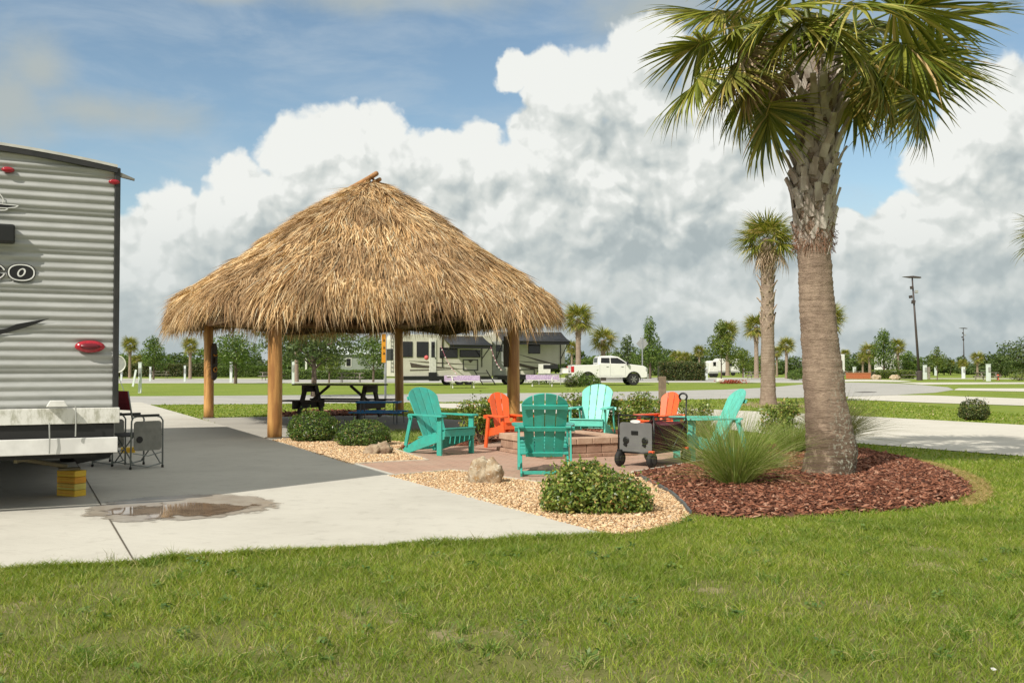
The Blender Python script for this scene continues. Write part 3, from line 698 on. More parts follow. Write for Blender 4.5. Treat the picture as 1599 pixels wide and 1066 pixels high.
    th_m = leafmat('dry_thatch', [(0, (.14, .075, .035)), (.15, (.30, .165, .07)), (.38, (.54, .335, .15)), (.62, (.70, .475, .24)), (.85, (.85, .665, .40)), (1, (.50, .46, .34))], .65, .12, patch=(.30, .185, .095), pscale=1.1, pamt=.6, spec=.3)
    np_mesh('thatch_roof', V, F, th_m, t)
    np_mesh('thatch_underside', V3, F3, leafmat('dark_thatch', [(0, (.05, .035, .02)), (1, (.13, .09, .045))], .8, .1), t)  # underside strands coloured darker than the outer thatch
    # ridge poles, lashed
    rp = MB(); rp.tube([(-Lr-.30, -.03, 5.46), (0, -.02, 5.42), (Lr+.3, .0, 5.40)], .055, 8); rp.tube([(-Lr-.18, .09, 5.38), (Lr+.2, .10, 5.37)], .05, 8)
    rp.tube([(-Lr-.20, -.14, 5.36), (Lr+.2, -.13, 5.35)], .045, 8); rp.tube([(-Lr-.0, -.28, 5.12), (-Lr-.0, .0, 5.46), (-Lr-.0, .28, 5.12)], .035, 6)
    rp.build('ridge_pole', mat('ridge_wood', (.45, .24, .10), .7, col2=(.30, .15, .06), scale=4), t, smooth=True)
    return t, c, ca, surf, (P1, P2, P3, P4)
hut, hutc, huta, hutsurf, hutP = build_hut()

# carved mask hanging on the left post
def build_mask():
    P = hutP[1]; t = thing('wall_mask', 'tall dark carved wooden mask with orange paint hung on the left hut post', 'mask', P+Vector((.13, -.03, 1.02)), R(72))
    dk = mat('mask_wood', (.055, .028, .018), .6, col2=(.03, .016, .01), scale=12); og = mat('mask_paint', (.62, .26, .03), .6)
    pr = [(-.10, 0), (-.115, .25), (-.12, .5), (-.10, .78), (-.05, .88), (.05, .88), (.10, .78), (.12, .5), (.115, .25), (.10, 0), (0, -.06)]
    MB().prism([(x, 0, z) for x, z in pr], (0, -.05, 0)).build('face', dk, t, bevel=.01)
    m = MB(); m.beam((-.075, -.055, .60), (-.02, -.055, .56), .03, .045, (0, 1, 0)); m.beam((.02, -.055, .56), (.075, -.055, .60), .03, .045, (0, 1, 0)); m.build('brow', og, t)
    m = MB(); m.prism([(-.02, -.05, .52), (.02, -.05, .52), (.045, -.05, .36), (-.045, -.05, .36)], (0, -.035, 0)); m.build('nose', dk, t)
    m = MB(); po = [(.08*cos(a), -.05, .22+.07*sin(a)) for a in np.linspace(0, 2*pi, 15)[:-1]]; pi_ = [(.05*cos(a), -.05, .22+.04*sin(a)) for a in np.linspace(0, 2*pi, 15)[:-1]]
    m.ring(po, pi_, (0, -.02, 0)); m.build('mouth', og, t)
build_mask()
o2 = thing('wall_plaque', 'narrow dark carved plaque on the left side of the right hut post', 'plaque', hutP[2]+Vector((-.135, -.06, 1.3)), R(-60))
MB().prism([(-.07, 0, 0), (.07, 0, 0), (.09, 0, .3), (.07, 0, .62), (-.07, 0, .62), (-.09, 0, .3)], (0, -.04, 0)).build('board', mat('plaque_wood', (.05, .03, .02), .6), o2, bevel=.008)

# ================================================================ travel trailer
def build_trailer():
    C = Vector((-3.66, 9.22, 0)); t = thing('travel_trailer', 'grey ribbed travel trailer parked on the concrete pad, rear wall facing the camera', 'travel trailer', C, ANG)
    Mi = RZ(-ANG)
    def Wp(px, py, y=0.0):                 # photo pixel -> (x, z) on the rear wall plane
        d = Mi @ ray(px, py); o = Mi @ (Vector((0, 0, HC))-C); k = (y-o.y)/d.y; q = o+d*k; return q.x, q.z
    alu = mat('siding_paint', (.42, .43, .42), .38, col2=(.36, .37, .36), scale=3, detail=5, stretch=(1, 1, 5), bump=.05, bscale=5, spec=.5)
    # arched top from the photograph's roof line
    xl, zl = Wp(0, 233); xr, zr = Wp(186, 268); WID = 2.45
    d0_ = abs(xl+WID/2)/(WID/2); kk = (zl-zr)/(1-(.45*d0_+.55*d0_*d0_))
    def arch(x):
        d = abs(x+WID/2)/(WID/2); return zr+kk*(1-(.45*d+.55*d*d))
    z0 = .93; prof = []; z = z0; i = 0
    top = zr+kk
    while z < top:
        # one rib: broad shallow belly and a narrow raised lip
        for dz, dy in ((.0, .0), (.014, -.011), (.027, -.018), (.044, -.018), (.054, -.004)): prof.append((z+dz, dy))
        z += .082; i += 1
        if i % 4 == 0: prof.append((z, .002)); prof.append((z+.006, -.014)); z += .03
    mb = MB(); cols = np.linspace(-WID, 0, 50)
    P = [[(x, dy, min(zz, arch(x)-.005)) for x in cols] for zz, dy in prof]
    mb.grid(P); w = mb.build('rear_wall', alu, t, smooth=True)
    for e in w.data.polygons: e.use_smooth = True
    # the body behind it
    body = MB(); LEN = 10.6
    arcs = [(x, arch(x)-.01) for x in np.linspace(-WID, 0, 17)]
    pr = [(-WID, .02, .62)]+[(x, .02, z) for x, z in arcs]+[(0, .02, .62)]
    body.prism(pr, (0, LEN, 0)); body.build('body', alu, t)
    # side wall trim and windows on the long side
    gl = mat('tinted_glass', (.02, .022, .025), .08, spec=.6); bt = mat('black_trim', (.018, .02, .02), .45, col2=(.03, .03, .03))
    for y0, y1 in ((1.2, 2.4), (4.0, 5.6), (7.4, 8.6)): MB().box((.012, (y0+y1)/2, 2.15), (.03, y1-y0, .8)).build('side_window', gl, t, bevel=.01)
    tr = MB(); pts = [(x, -.015, arch(x)) for x in np.linspace(-WID, 0, 26)]
    for a, b in zip(pts[:-1], pts[1:]): tr.beam(a, b, .07, .042)
    tr.build('roof_trim', bt, t)
    MB().box((.002, -.005, (zr+.9)/2), (.052, .06, zr-.9+.06)).build('corner_trim', bt, t, bevel=.01); MB().box((-WID, -.005, (zr+.9)/2), (.052, .06, zr-.9)).build('corner_trim', bt, t, bevel=.01)
    MB().prism([(.02, -.03, zr-.01), (.15, -.03, zr-.06), (.15, -.03, zr-.075), (.02, -.03, zr-.05)], (0, .05, 0)).build('drip_spout', mat('pale_plastic', (.22, .22, .2), .5), t)
    rf = MB(); rf.prism([(x, -.04, arch(x)+.03) for x in np.linspace(-WID, 0, 17)]+[(x, -.04, arch(x)+.055) for x in np.linspace(0, -WID, 17)], (0, LEN, 0)); rf.build('roof', mat('roof_membrane', (.6, .6, .55), .7), t)
    red = mat('red_lens', (.42, .012, .03), .2, col2=(.30, .01, .02), scale=30, spec=.6); redd = mat('dark_red_lens', (.16, .01, .02), .3)
    def lens(px, py, wpx, hpx, name, m, prot=.035, y=-.018):
        x, z = Wp(px, py); xa, _ = Wp(px-wpx/2, py); xb, _ = Wp(px+wpx/2, py); _, za = Wp(px, py-hpx/2); _, zb = Wp(px, py+hpx/2)
        rx, rz = (xb-xa)/2, (za-zb)/2; M = Matrix(((rx, 0, 0), (0, 0, -1), (0, rz, 0)))
        mb = MB(); b0 = []
        mb.lathe([(1.0, 0), (1.0, prot*.4), (.86, prot*.8), (.6, prot), (.02, prot*1.08)], 28, (x, y, z), M); return mb.build(name, m, t, smooth=True)
    lo = lens(12.5, 266, 21, 9, 'marker_light', red); lens(178, 285, 18, 8, 'marker_light', red)
    tl = lens(140, 541, 47, 19, 'tail_light', red, .05)
    x, z = Wp(140, 541); M = Matrix(((.085, 0, 0), (0, 0, -1), (0, .028, 0))); MB().lathe([(1, 0), (.9, .012), (.02, .014)], 24, (x, -.0735, z), M).build('lens_centre', redd, tl, smooth=True)
    # camera housing
    xb, zt = Wp(24, 353); xb2, zb = Wp(24, 382); MB().box((xb-.3, -.07, (zt+zb)/2), (.6, .12, zt-zb)).build('rear_camera_box', mat('camera_housing', (.012, .013, .013), .4), t, bevel=.02)
    # lettering: white-edged black capitals and an emblem above
    blk = mat('decal_black', (.012, .012, .012), .3); wht = mat('decal_white', (.75, .76, .74), .4)
    def ell(cx, cz, rx, rz, y, n=32, sh=0, p=2.0):
        o = []
        for a in np.linspace(0, 2*pi, n+1)[:-1]:
            ca_, sa_ = cos(a), sin(a); o.append((cx+rx*math.copysign(abs(ca_)**(2/p), ca_)+sh*rz*math.copysign(abs(sa_)**(2/p), sa_), y, cz+rz*math.copysign(abs(sa_)**(2/p), sa_)))
        return o
    def letter_O():
        cx, cz = Wp(33.5, 426); xr_, _ = Wp(55, 426); _, zt_ = Wp(33.5, 412.5); rx, rz = xr_-cx, zt_-cz
        L = MB(); L.prism(ell(cx, cz, rx*1.04, rz*1.06, -.026, p=2.3), (0, -.002, 0)); lo_ = L.build('letter', blk, t)
        m = MB(); m.ring(ell(cx, cz, rx*.97, rz*.97, -.031, p=2.3), ell(cx, cz, rx*.87, rz*.84, -.031, p=2.3), (0, -.002, 0))
        m.ring(ell(cx, cz, rx*.29, rz*.50, -.031, sh=.3), ell(cx, cz, rx*.17, rz*.36, -.031, sh=.3), (0, -.002, 0)); m.build('outline', wht, lo_)
        cx2 = cx-rx*2.12
        def cshape(ro, ri):
            a0 = R(13); aa = np.linspace(a0, 2*pi-a0, 30)
            out_ = [(cx2+ro[0]*cos(a), cz+ro[1]*sin(a)) for a in aa]; inn = [(cx2+ri[0]*cos(a), cz+ri[1]*sin(a)) for a in reversed(aa)]
            return out_+inn
        L = MB(); L.prism([(x, -.026, z) for x, z in cshape((rx*1.05, rz*1.06), (rx*.25, rz*.42))], (0, -.002, 0)); l2 = L.build('letter', blk, t)
        m = MB(); q0 = [(x, -.031, z) for x, z in cshape((rx*.97, rz*.97), (rx*.32, rz*.50))]; q1 = [(x, -.031, z) for x, z in cshape((rx*.86, rz*.84), (rx*.42, rz*.60))]
        m.ring(q0, q1, (0, -.002, 0)); m.build('outline', wht, l2)
    letter_O()
    # winged emblem above: two strokes running in from the left
    e1 = [Wp(*p) for p in [(-28, 316), (0, 318.5), (8, 319.5), (20, 320.5), (29, 321), (30, 322.5), (24, 325), (12, 326.5), (0, 326), (-28, 324)]]
    e0 = MB().prism([(x, -.026, z) for x, z in e1], (0, -.002, 0)).build('emblem', blk, t)
    m = MB(); 
    def stroke(pl, w, y=-.032):
        q = [Vector((Wp(*p)[0], y, Wp(*p)[1])) for p in pl]
        for a, b in zip(q[:-1], q[1:]): m.beam(a, b, w, .002, (0, 1, 0))
    stroke([(-28, 316), (0, 319), (8, 320), (20, 321), (29, 322), (24, 324.5), (12, 325.8), (0, 325.3), (-28, 323)], .0075)
    stroke([(-10, 298), (-2, 302), (3, 308), (5, 312), (4, 318)], .008); stroke([(-28, 328), (0, 329), (8, 329), (12, 327)], .010)
    m.build('outline', wht, e0)
    sw = [Wp(*p) for p in [(78, 497), (40, 503.5), (26, 506), (10, 513), (-30, 520), (-60, 530), (-30, 530), (5, 521), (35, 513), (55, 506)]]
    MB().prism([(x, -.027, z) for x, z in sw], (0, -.003, 0)).build('stripe_decal', blk, t)
    # bumper: two white beams and a dark carrier between them
    def bm(name, px, yt, yb, yy, dpt, m, left=-WID-.02):
        xr_, zt_ = Wp(px, yt, yy); _, zb_ = Wp(px, yb, yy); o = MB().box(((xr_+left)/2, yy+dpt/2, (zt_+zb_)/2), (xr_-left, dpt, zt_-zb_)).build(name, m, t, bevel=.006); return o
    def dirty():
        m = bpy.data.materials.new('algae_white'); m.use_nodes = True; q = NT(m.node_tree); bs = m.node_tree.nodes['Principled BSDF']; v = q.n('ShaderNodeTexCoord').outputs['Object']
        f = q.noise(q.vm('MULTIPLY', v, (5, 1, 2.2)), 2.6, 6, .7)
        q.put(bs.inputs['Base Color'], q.mix(q.m('MULTIPLY', q.sm(f, .42, .68), .8), (.70, .70, .66), (.27, .27, .19))); bs.inputs['Roughness'].default_value = .5; return m
    wp_ = mat('white_steel', (.72, .72, .70), .45, col2=(.60, .60, .58), scale=4)
    bm('bumper', 187, 636, 660, -.10, .09, dirty()); bm('cargo_rail', 184, 682, 706, -.16, .06, wp_)
    bm('carrier', 178, 661, 682, -.07, .9, mat('black_steel', (.012, .012, .012), .6))
    MB().box((-WID/2, 2.2, .56), (WID-.3, 4.2, .18)).build('chassis', mat('chassis_black', (.014, .014, .013), .7), t)
    MB().box((-WID/2, 6.4, .56), (WID-.2, 8.2, .12)).build('underbelly', mat('underbelly', (.014, .014, .013), .7), t)
    for xx in (-WID+.15, -.2):
        for yy in (5.0, 5.95):
            wr = RY(pi/2); wh = MB().lathe([(.22, -.11), (.34, -.11), (.36, -.05), (.36, .05), (.34, .11), (.22, .11)], 24, (xx, yy, .37), wr).build('wheel', mat('tyre', (.02, .02, .02), .8), t, smooth=False)
            MB().lathe([(.21, -.115), (.16, -.06), (.05, -.05)], 18, (xx, yy, .37), wr).build('rim', mat('rim_white', (.7, .7, .7), .4), wh)
    xa, za = Wp(72, 635, -.14); xb, zb = Wp(106, 625, -.14); MB().prism([(xa, -.10, za), (xb, -.10, za), (xb-.03, -.10, zb), (xa+.03, -.10, zb)], (0, -.09, 0)).build('plate_lamp', mat('lamp_white', (.75, .75, .72), .4), t, bevel=.006)
    for px, y0, y1 in ((77, 660, 708), (118, 634, 681)):
        cb = MB(); a = Wp(px, y0, -.19); b = Wp(px, y1, -.19); cb.tube([(a[0], -.19, a[1]), (a[0]+.004, -.2, (a[1]+b[1])/2), (b[0], -.19, b[1])], .007, 6)
        cb.build('strap', mat('strap_grey', (.35, .36, .34), .6), t)
    # stabiliser jack on its blocks
    bl = Mi @ (G(103, 779)+Vector((0, .12, 0))-C)
    jk = MB(); jk.tube([(bl.x-.9, .25, .56), (bl.x-.05, bl.y+.03, .31)], .022, 8); jk.box((bl.x-.02, bl.y+.03, .285), (.2, .14, .02)); jk.beam((bl.x-.5, .3, .44), (bl.x-.15, bl.y+.1, .46), .03, .03)
    j = jk.build('stabiliser_jack', mat('jack_steel', (.20, .17, .10), .6), t)
    jb = MB(); jb.prism([(bl.x-.05, bl.y+.04, .52), (bl.x+.45, bl.y+.04, .52), (bl.x+.35, bl.y+.04, .38), (bl.x+.05, bl.y+.04, .33)], (0, .5, 0)); jb.build('jack_bracket', mat('bracket_black', (.012, .012, .012), .7), t)
    # levelling blocks: each one can be lifted off
    base = G(103, 779)+Vector((0, .12, 0))
    ylw = mat('block_yellow', (.74, .50, .03), .5, col2=(.66, .42, .03), scale=8); org = mat('block_orange', (.74, .34, .02), .5); lem = mat('block_lemon', (.66, .56, .12), .5)
    names = ['yellow levelling block at the bottom of the stack under the trailer jack', 'pale yellow levelling block second from the bottom under the trailer jack', 'orange levelling block third from the bottom under the trailer jack', 'yellow levelling block on top of the stack, touching the trailer jack']
    for i, (nm, mm) in enumerate(zip(names, (ylw, lem, org, ylw))):
        b = thing('levelling_block', nm, 'levelling block', base+Vector((0, 0, .02+i*.064)), R(-26), 'levelling blocks stacked under the trailer jack')
        MB().box((0, 0, .0315), (.255, .14, .061)).build('body', mm, b, bevel=.005)
        pg = MB()
        for sx_ in (-.06, .06): pg.lathe([(.028, 0), (.028, .006), (.02, .008)], 10, (sx_, .04, .0))
        ll = MB(); ll.box((0, -.071, .031), (.235, .006, .01)); ll.box((0, -.071, .052), (.235, .006, .006)); ll.build('groove', org if mm is not org else ylw, b)
    b = thing('levelling_block', 'yellow levelling block lying on the pad behind the folding chair legs', 'levelling block', G(196, 709)+Vector((0, .1, .02)), R(20))
    MB().box((0, 0, .04), (.2, .2, .08)).build('body', ylw, b, bevel=.005); MB().box((0, -.1015, .04), (.18, .004, .012)).build('groove', org, b)
build_trailer()

# ================================================================ folding camp chairs
def build_camp_chair(label, loc, rz, backmat, seatmat, table=True):
    t = thing('camp_chair', label, 'camp chair', loc, rz, 'folding camp chairs beside the trailer')
    st = mat('chair_tube', (.26, .28, .27), .4, metal=.2); pad = mat('arm_pad', (.02, .02, .02), .7); fab = mat('grey_canvas', (.25, .25, .225), .9, col2=(.20, .20, .18), scale=8)
    for s in (-1, 1):
        x = s*.27; m = MB()
        m.tube([(x, -.2, 0), (x, -.2, .60), (x, -.17, .645), (x, -.12, .66), (x, .14, .66), (x, .19, .645), (x, .21, .6), (x, .22, .02)], .0115, 8)
        m.tube([(x, -.2, .06), (x, .0, .02), (x, .21, .06)], .009, 6); m.tube([(x, -.2, .40), (x, .21, .42)], .009, 6)
        m.tube([(x, .20, .62), (x, .26, .98)], .0115, 8); m.build('side_frame', st, t, smooth=True)
        MB().box((x, .02, .672), (.045, .34, .022)).build('armrest', pad, t, bevel=.008)
        for yy in (-.2, .22): MB().tube([(x, yy, 0), (x, yy, .03)], .016, 8).build('foot', pad, t)
    m = MB(); m.tube([(-.27, -.17, .06), (.27, -.17, .42)], .009, 6); m.tube([(.27, -.17, .06), (-.27, -.17, .42)], .009, 6); m.tube([(-.27, .18, .06), (.27, .18, .42)], .009, 6); m.tube([(.27, .18, .06), (-.27, .18, .42)], .009, 6)
    m.build('cross_brace', st, t, smooth=True)
    m = MB(); m.grid([[(x, y, .43-.03*(1-(x/.27)**2)) for x in np.linspace(-.27, .27, 9)] for y in (-.2, 0, .22)]); m.build('seat', seatmat, t, smooth=True, solid=.006)
    m = MB(); m.grid([[(x, .225+.035*k+.02*(1-(x/.27)**2), .74+k*.21) for x in np.linspace(-.275, .275, 9)] for k in (0, .5, 1, 1.15)]); m.build('backrest', backmat, t, smooth=True, solid=.008)
    if table:
        x = -.30; po = []; 
        for cx_, cz_, a0 in ((.15, .56, 0), (-.13, .56, 90), (-.13, .27, 180), (.15, .27, 270)):
            for k in range(5): a = R(a0+k*22.5); po.append((x, cx_+.04*cos(a)*1, cz_+.04*sin(a)))
        tp = MB().prism(po, (-.0, 0, 0)) if False else MB().prism(po, (.012, 0, 0)).build('side_table', fab, t)
        hl = MB(); hl.lathe([(.042, 0), (.042, .004), (.034, .006)], 14, (x-.004, .12, .37), RY(-pi/2)); hl.build('cup_holder', pad, tp)
        MB().tube([(x, -.17, .2), (x+.01, .0, .16), (x, .2, .2)], .007, 6).build('table_rod', st, t)
    return t
M_red = mat('red_canvas', (.20, .008, .02), .85, col2=(.15, .006, .015), scale=6); M_gcan = mat('seat_canvas', (.07, .07, .07), .9)
build_camp_chair('grey folding camp chair with red back and grey side table hung on its side', Vector((-4.805, 12.87, .02)), R(135), M_red, M_gcan)
build_camp_chair('folding camp chair mostly hidden behind the corner of the trailer', Vector((-5.42, 13.25, .02)), R(132), mat('grey_red_canvas', (.09, .08, .08), .85, col2=(.28, .01, .04), scale=3, contrast=(.55, .6)), M_gcan, True)

# ================================================================ Adirondack chairs
def adirondack(label, loc, rz, m, W_=.56, H=.98, kid=False, group=None):
    t = thing('adirondack_chair', label, 'chair', loc, rz, group)
    hw = W_/2; armz = .56 if not kid else .50; B = .004
    # local frame: sitter looks towards -Y
    for s in (-1, 1):
        x = s*(hw-.0)
        if not kid:
            rl = MB(); rl.prism([(x-.0125, -.44, .36), (x-.0125, -.44, .24), (x-.0125, -.34, .20), (x-.0125, .36, .0), (x-.0125, .50, .0), (x-.0125, .52, .045), (x-.0125, .47, .085), (x-.0125, .10, .24)], (.025, 0, 0)); rl.build('side_rail', m, t, bevel=B)
            lg = MB(); lg.box((x+s*.028, -.36, armz/2), (.028, .10, armz)); lg.build('leg', m, t, bevel=B)
            br = MB(); br.beam((x+s*.026, .30, armz), (x+s*.026, .44, .10), .022, .07, (0, 1, 0)); br.build('arm_support', m, t, bevel=B)
        else:
            rl = MB(); rl.prism([(x-.0125, -.34, .40), (x-.0125, -.34, .27), (x-.0125, .26, .17), (x-.0125, .26, .27)], (.025, 0, 0)); rl.build('side_rail', m, t, bevel=B)
            lg = MB(); lg.beam((x+s*.028, -.30, armz), (x+s*.028, -.33, 0), .028, .085, (0, 1, 0)); lg.build('leg', m, t, bevel=B)
            lg = MB(); lg.beam((x+s*.028, .18, armz), (x+s*.028, .28, 0), .028, .085, (0, 1, 0)); lg.build('leg', m, t, bevel=B)
        # armrest with a broad rounded paddle
        xi, xo = x-s*.035, x+s*.105; yb = .36 if not kid else .25; yf = -.47 if not kid else -.40
        pr = [(xi, yb), (x+s*.03, yb+.02), (x+s*.06, .15), (xo, -.12), (xo+s*.01, yf+.09), (xo-s*.02, yf+.01), (x+s*.02, yf), (xi+s*.0, yf+.02), (xi, -.1)]
        MB().prism([(px, py, armz) for px, py in (pr if s > 0 else pr[::-1])], (0, 0, .025)).build('armrest', m, t, bevel=B)
    # seat of cross slats
    st = MB(); n = 6
    for i in range(n):
        f = i/(n-1); y = -.44+f*.56 if not kid else -.34+f*.5; z = .375-.13*f if not kid else .41-.11*f; z += .012*cos(f*5)
        st.beam((-hw-.012, y, z), (hw+.012, y, z), .088, .02, (0, .22, 1))
    st.beam((-hw-.012, -.452 if not kid else -.352, .325 if not kid else .37), (hw+.012, -.452 if not kid else -.352, .325 if not kid else .37), .02, .10)
    st.build('seat', m, t, bevel=.003)
    # backrest: fanned slats under an arched top, leaning back
    y0, z0 = (.10, .20) if not kid else (.14, .24); tilt = R(27) if not kid else R(17); Lb = (H-z0)/cos(tilt)
    bk = MB(); ns = 4 if not kid else 3; wb, wt_ = (W_*.80, W_*1.02) if not kid else (W_*.62, W_*.86)
    dy, dz = sin(tilt), cos(tilt); nv = Vector((0, -cos(tilt), sin(tilt)))
    for i in range(ns):
        xs0 = -wb/2+wb*i/ns+.005; xs1 = -wb/2+wb*(i+1)/ns-.005; xt0 = -wt_/2+wt_*i/ns+.006; xt1 = -wt_/2+wt_*(i+1)/ns-.006
        pts = [(xs0, 0), (xs1, 0)]
        rtop = lambda x: Lb-(1-sqrt(max(0, 1-(x/(wt_/2*1.02))**2)))*W_*.42
        kk_ = 7; pts.append((xs0+(xt1-xs0)*1.0 if False else xt1, rtop(xt1)))
        for k in range(1, kk_): xx = xt1+(xt0-xt1)*k/kk_; pts.append((xx, rtop(xx)))
        pts.append((xt0, rtop(xt0)))
        cv = lambda x: .03*(x/(wt_/2))**2
        bk.prism([Vector((x, y0+l*dy, z0+l*dz))+nv*cv(x) for x, l in pts], nv*-.02)
    bk.build('backrest', m, t, bevel=.003)
    for l, wd in (((armz+.0-z0)/dz, W_+.16), (Lb*.80, wt_*.95), (.05, wb)):
        q0 = Vector((-wd/2, y0+l*dy, z0+l*dz))-nv*.018; q1 = Vector((wd/2, y0+l*dy, z0+l*dz))-nv*.018
        MB().beam(q0-nv*.012, q1-nv*.012, .055, .022, nv).build('back_brace', m, t, bevel=.003)
    if not kid: MB().beam((-hw, .46, .045), (hw, .46, .045), .02, .04).build('foot_bar', m, t, bevel=.003)
    return t
def plast(name, c, c2): 
    return mat(name, c, .42, col2=c2, scale=9, detail=5, bump=.12, bscale=30, bdist=.003, stretch=(1, 1, 1))
TEAL = plast('teal_plastic', (.045, .42, .345), (.06, .35, .28)); TEAL2 = plast('pale_teal_plastic', (.13, .60, .49), (.12, .50, .40)); ORG = plast('orange_plastic', (.84, .125, .025), (.70, .12, .035))
GR = 'adirondack chairs around the fire pit'
def P2(X, Y): return Vector((X, Y, .016))
adirondack('teal adirondack chair seen side-on, leftmost of the chairs, before the blue table', P2(-1.08, 15.0), R(44), TEAL, group=GR)
adirondack('teal adirondack chair turned with its slatted back to the camera', P2(.39, 12.25), R(180), plast('near_teal_plastic', (.04, .39, .31), (.05, .33, .26)), group=GR)  # own slightly different plastic tone, so the chairs vary
adirondack('pale teal adirondack chair facing the camera across the fire pit', P2(1.41, 17.55), R(-18), TEAL2, group=GR)
adirondack('teal adirondack chair seen from the side behind the tall ornamental grass', P2(2.75, 14.0), R(-80), TEAL2, group=GR)
adirondack('small orange adirondack chair in front of the right hut post', P2(-.08, 15.9), R(28), ORG, .42, .88, True, 'small orange chairs around the fire pit')
adirondack('small orange adirondack chair just behind the maroon wagon', P2(2.42, 16.2), R(-40), ORG, .42, .88, True, 'small orange chairs around the fire pit')

# ================================================================ fire pit
def build_pit():
    O = Vector((.50, 14.05, .016)); t = thing('fire_pit', 'square fire pit of tan paving blocks in the middle of the patio', 'fire pit', O, ANG)
    LX, LY, wd = 1.42, 1.55, .26
    bm_ = mat('block_tan', (.42, .27, .19), .9, col2=(.30, .18, .125), scale=4, bump=.6, bscale=40, bdist=.01); cp = mat('cap_tan', (.50, .35, .25), .9, col2=(.40, .26, .18), scale=4, bump=.6, bscale=40, bdist=.01)
    def ringblocks(name, z, h, over, L, m, jit, gap=.006):
        mb = MB(); o = over
        for side in range(4):
            a, b = ((-o, -o), (LX+o, -o)), 0
            corners = [(-o, -o), (LX+o, -o), (LX+o, LY+o), (-o, LY+o)]; p, q = Vector((*corners[side], 0)), Vector((*corners[(side+1) % 4], 0))
            d = (q-p).normalized(); nin = Vector((-d.y, d.x, 0)); tot = (q-p).length-wd; x = 0
            p0 = p
            while x < tot-.03:
                l = min(L*random.uniform(.85, 1.2), tot-x)
                if tot-x-l < .09: l = tot-x
                c = p0+d*(x+l/2+wd*0)+nin*wd/2; mb.box((c.x, c.y, z+h/2), (l-gap if abs(d.x) > .5 else wd-.004, wd-.004 if abs(d.x) > .5 else l-gap, h-.004), RZ(random.uniform(-jit, jit)), taper=.985)
                x += l
        return mb.build(name, m, t, bevel=.008)
    ringblocks('base_course', 0, .055, .05, .3, bm_, .004); ringblocks('wall_course', .055, .125, 0, .21, bm_, .015); ringblocks('cap_course', .18, .095, .02, .26, cp, .02)
    MB().box((LX/2, LY/2, .03), (LX-2*wd+.02, LY-2*wd+.02, .06)).build('ash_bed', mat('ash', (.06, .055, .05), .95), t)
    rg = MB(); po = [(LX/2+(LX/2-wd)*.98*sx_, LY/2+(LY/2-wd)*.98*sy_, .06) for sx_, sy_ in ((-1,-1),(1,-1),(1,1),(-1,1))]; pi2 = [(LX/2+(p[0]-LX/2)*.96, LY/2+(p[1]-LY/2)*.96, .06) for p in po]
    rg.ring(po, pi2, (0, 0, .19)); rg.build('steel_liner', mat('rusty_steel', (.09, .05, .035), .7), t)
build_pit()

